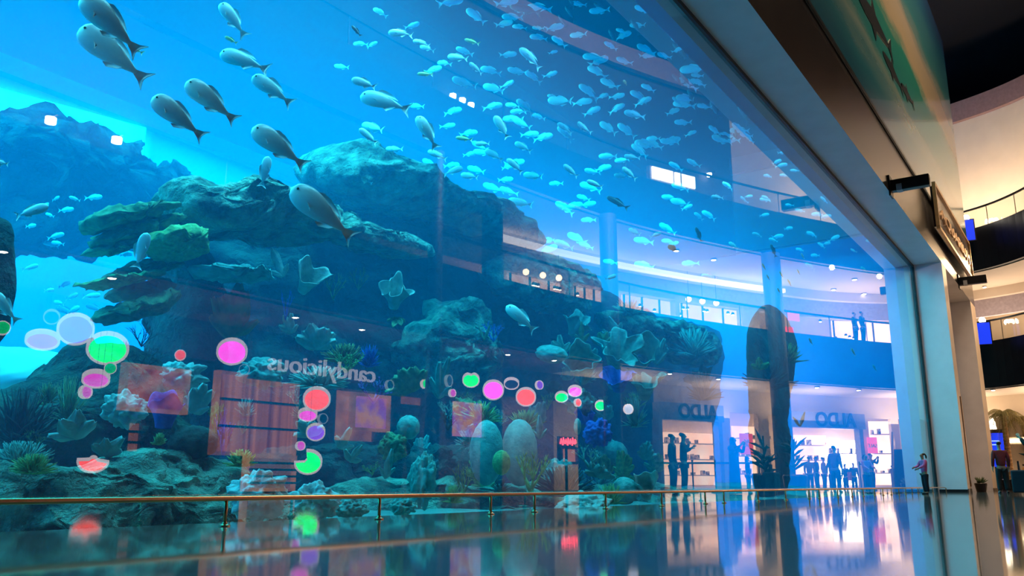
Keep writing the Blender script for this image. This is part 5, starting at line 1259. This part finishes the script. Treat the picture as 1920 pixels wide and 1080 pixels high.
def fishmat(name, c, c2):
    """back colour c fading to belly colour c2"""
    m, nt, b, out = new_mat(name); N = nt.nodes.new; L = nt.links.new
    tc = N('ShaderNodeTexCoord'); sp = N('ShaderNodeSeparateXYZ'); L(tc.outputs['Generated'], sp.inputs[0]); nz = N('ShaderNodeTexNoise'); nz.inputs['Scale'].default_value = 9; L(tc.outputs['Generated'], nz.inputs['Vector'])
    ad = N('ShaderNodeMath'); ad.operation = 'MULTIPLY_ADD'; L(nz.outputs['Fac'], ad.inputs[0]); ad.inputs[1].default_value = 0.25; L(sp.outputs['Z'], ad.inputs[2])
    rp = N('ShaderNodeValToRGB'); rp.color_ramp.elements[0].position = 0.4; rp.color_ramp.elements[1].position = 0.85; rp.color_ramp.elements[0].color = (*c2, 1); rp.color_ramp.elements[1].color = (*c, 1)
    L(ad.outputs[0], rp.inputs['Fac']); L(rp.outputs['Color'], b.inputs['Base Color']); b.inputs['Roughness'].default_value = 0.35; return m
silver = fishmat('fish_silver', (0.85, 0.90, 0.88), (0.75, 0.80, 0.80)); greyp = fishmat('fish_grey', (0.70, 0.50, 0.50), (0.98, 0.68, 0.66)); darkf = fishmat('fish_dark', (0.04, 0.06, 0.07), (0.10, 0.13, 0.14)); yel = fishmat('fish_yellow', (0.55, 0.60, 0.15), (0.7, 0.7, 0.4)); brownf = fishmat('fish_brown', (0.30, 0.14, 0.08), (0.4, 0.2, 0.12))  # grey fish: belly paled in the colour for missing front light
FM = {}
for b_i, bend in enumerate((-0.35, 0.0, 0.35)):
    FM['s', b_i] = fish_mesh('fish_body', 1.0, 0.34, 0.17, bend, silver); FM['d', b_i] = fish_mesh('fish_body', 1.0, 0.24, 0.14, bend, darkf); FM['g', b_i] = fish_mesh('fish_body', 1.0, 0.36, 0.16, bend, greyp, 0.8, 0.5)
    FM['y', b_i] = fish_mesh('fish_body', 1.0, 0.26, 0.13, bend, yel); FM['b', b_i] = fish_mesh('fish_body', 1.0, 0.5, 0.15, bend, brownf)
eyem = mat('fish_eye', (0.01, 0.01, 0.01), 0.1)
ebm = bmesh.new(); bmesh.ops.create_icosphere(ebm, subdivisions=2, radius=0.017); EYE = bpy.data.meshes.new('eye'); ebm.to_mesh(EYE); ebm.free(); EYE.materials.append(eyem)
def fish(px, py, L_px, ang, Y, kind, label, group=None, yaw=0.0, bend=1, parts=False):
    """ang: direction the head points in the image, degrees counter-clockwise from right"""
    for _ in range(60):                      # keep it under the surface and inside the tank
        P = at(px, py, Y)
        if P.z < 10.9 and P.x < 44.5: break
        Y *= 0.93
    k = ppm(px, py, Y); a = math.radians(ang)
    d = (RGT*math.cos(a)+UPV*math.sin(a)); back = FWD
    d = (d+back*yaw).normalized()
    up = Vector((0, 0, 1)) if abs(d.z) < 0.9 else UPV
    side = up.cross(d).normalized(); up2 = d.cross(side)
    o = bpy.data.objects.new('fish', FM[kind, bend]); COL.objects.link(o)
    s = L_px*k/math.sqrt(1/(1+yaw*yaw))*1.0
    o.matrix_world = Matrix(((d.x*s, side.x*s, up2.x*s, P.x), (d.y*s, side.y*s, up2.y*s, P.y), (d.z*s, side.z*s, up2.z*s, P.z), (0, 0, 0, 1)))
    tag(o, label, 'fish', group)
    if parts:
        for sg in (-1, 1):
            e = bpy.data.objects.new('eye', EYE); COL.objects.link(e); e.parent = o; e.location = (0.40, sg*0.052, 0.035)
    return o
BIG = [
 (202,40,150,137,1.2,'g','greyish pink fish at the top left above the one with a bright tail'),
 (206,96,160,143,1.6,'g','greyish pink fish whose tail end catches bright light'),
 (392,186,118,143,1.4,'g','greyish pink fish upper right in the middle pair'),
 (330,216,122,143,1.3,'g','greyish pink fish lower left in the middle pair'),
 (520,272,122,145,1.5,'g','greyish pink fish alone above the rock slab peak'),
 (602,396,150,142,1.2,'g','large greyish fish crossing the tongue of the ledge'),
 (435,34,78,128,2.5,'s','slim silvery fish curving down near the top left'),
 (455,112,96,162,2.2,'s','bright arched silver fish left of the brightest one'),
 (508,166,90,146,2.0,'s','brightest white glinting silver fish'),
 (682,156,50,160,2.4,'s','white glinting fish head above the larger arched fish'),
 (720,190,96,165,2.6,'s','large arched turquoise fish under the glinting head'),
 (800,246,70,122,2.6,'s','turquoise fish diving down right of the arched one'),
 (976,596,70,140,2.4,'s','teal fish swimming before the dark reef wall'),
 (60,396,60,20,3.0,'s','pale fish turning beside the far left rock'),
 (265,470,70,75,3.2,'s','faint blue fish hanging by the table corals'),
 (497,322,60,80,3.5,'s','faint fish hanging upright left of the slab peak'),
 (8,575,70,130,1.6,'s','large pale bellied fish cut off by the left edge'),
 (0,305,36,170,2.5,'s','small pale fish at the left edge below the turquoise panel'),
 (1158,380,46,150,4.0,'d','dark backed fish alone below the bright light panel'),
 (1262,466,22,150,2.0,'b','small reddish brown fish above the long balcony reflection'),
 (668,58,28,130,2.6,'d','small dark fish right of the slim silvery ones'),
 (985,18,60,165,3.5,'d','dark fish near the top middle of the school'),
 (433,75,28,150,2.6,'y','small yellow green fish under the slim silver fish'),
 (254,92,36,150,2.2,'y','small yellow green fish between two greyish pink ones'),
 (885,78,30,160,3.0,'y','small yellow fish near the top middle'),
 (797,139,30,175,3.0,'y','small yellow fish above the arched turquoise fish'),
 (870,260,32,170,3.0,'y','small yellow fish below the three small lights'),
 (940,238,50,120,3.0,'s','grey green fish steeply diving right of the yellow one'),
 (965,400,12,60,3.0,'d','tiny dark fish above the right end of the slab'),
 (1172,155,12,120,2.5,'b','tiny red brown fish among the pale school')]
for (px, py, L_, a, Y, k, lab) in BIG: fish(px, py, L_, a, Y, k, lab, None, 0.15, 0 if L_ > 60 else 1, L_ > 60)
bright = [(845,3,52),(950,5,50),(1010,14,50),(1085,8,30),(892,30,48),(945,45,38),(750,62,48),(790,80,34),(1040,52,40),(1010,70,36),(1048,78,36),(1085,66,34),(1145,86,30),(858,108,42),(920,132,42),(995,108,56),(1037,98,20),(970,134,40),(1000,144,38),(1032,140,30),(892,128,32),(870,156,50),(925,166,44),(985,200,44),(1051,190,50),(1105,172,48),(1130,180,26),(1190,215,44),(1215,165,30),(1205,190,36),(1175,245,44),(1225,260,26),(1280,230,34),(1245,105,30),(1170,115,34),(1300,130,50),(1365,150,60),(1320,200,30),(1340,245,30),(1295,250,24),(1185,295,32),(1235,330,26),(1180,325,36),(1115,345,34),(1165,330,30),(1275,380,36),(1310,405,22),(1345,370,26),(1395,375,20),(1405,260,26),(1385,240,34),(1465,258,22),(1480,260,20),(1505,290,20),(1520,280,18),(1490,320,18),(1440,330,20),(1545,375,20),(1580,372,22),(1610,388,18),(1500,395,20),(1480,385,18),(1435,375,22),(1560,355,16),(1540,460,18),(1620,505,16),(1600,470,14),(1660,410,14),(1450,450,18),(1420,440,20),(1375,460,20),(1330,520,34),(1230,440,24),(1190,435,26),(1145,520,24),(905,270,30),(980,275,36),(965,310,40),(1060,240,36),(1095,240,34),(1060,250,40),(1140,240,40),(700,240,50),(690,255,44),(740,280,36),(800,90,30),(880,330,36),(820,290,40),(850,320,40),(925,290,40),(1000,330,40),(1070,320,36),(975,380,50),(690,340,20)]
rnd = random.Random(11)
for i, (px, py, L_) in enumerate(bright):
    fish(px, py, L_*0.95, rnd.choice((168, 160, 150, 20, 175, 140)), rnd.uniform(3.2, 6.5), 's', 'pale silver turquoise fish, one of the clear ones in the great school', 'clear fish of the great school', rnd.uniform(-0.3, 0.5), rnd.choice((0, 1, 2)))
darks = [(1070,25,34,125),(1055,40,30,120),(1125,14,30,140),(1072,5,24,120),(1150,70,36,115),(1192,50,34,120),(1235,18,30,150),(1275,95,40,130),(1322,98,36,110),(1325,130,40,120),(1285,150,36,120),(1362,165,36,125),(1340,205,36,115),(1395,215,40,120),(1360,258,26,160),(1380,252,20,100),(1528,318,18,120),(1310,440,30,110),(1450,470,26,110),(1270,150,30,130),(1295,180,30,110)]
for (px, py, L_, a) in darks: fish(px, py, L_, a, rnd.uniform(2.5, 4), 'd', 'slim dark fish swimming steeply at the right of the school', 'slim dark fish', 0.1, rnd.choice((0, 1, 2)))
n = 0
while n < 130:
    px = rnd.uniform(640, 1640); py = rnd.uniform(5, 500)
    top = (px-1265)*1.13 if px > 1265 else 0
    if py < top+12 or (px < 1010 and py > 250+(px-640)*0.45) or (px < 800 and py > 230): continue
    if rnd.random() > (0.9 if px > 820 else 0.4): continue
    fish(px, py, rnd.uniform(22, 42)*(0.6 if px > 1400 else 1), rnd.choice((170, 160, 150, 25, 10, 180)), rnd.uniform(9, 15), 's', 'faint hazy fish deep in the background of the school', 'hazy fish deep in the tank', rnd.uniform(-0.4, 0.4), rnd.choice((0, 1, 2)))
    n += 1
for i in range(40):
    px = rnd.uniform(40, 290); py = rnd.uniform(360, 600)
    fish(px, py, rnd.uniform(18, 34), rnd.choice((170, 160, 20, 5)), rnd.uniform(9, 14), 's', 'faint round hazy fish in the dark blue water left of the table corals', 'hazy fish left of the table corals', rnd.uniform(-0.4, 0.4), 1)
for (px, py, L_) in [(1432,500,14),(1465,515,14),(1480,530,16),(1497,510,12),(1460,545,12),(1440,520,12),(1520,640,14),(1600,660,16),(1640,690,14),(1735,820,14),(1715,815,14),(1505,480,12)]:
    fish(px, py, L_, 120, 1.0 if px > 1690 else 2.0, 's' if px > 1500 else 'y', 'tiny fish near the far end of the pane', 'tiny fish near the far end', 0.0, 1)
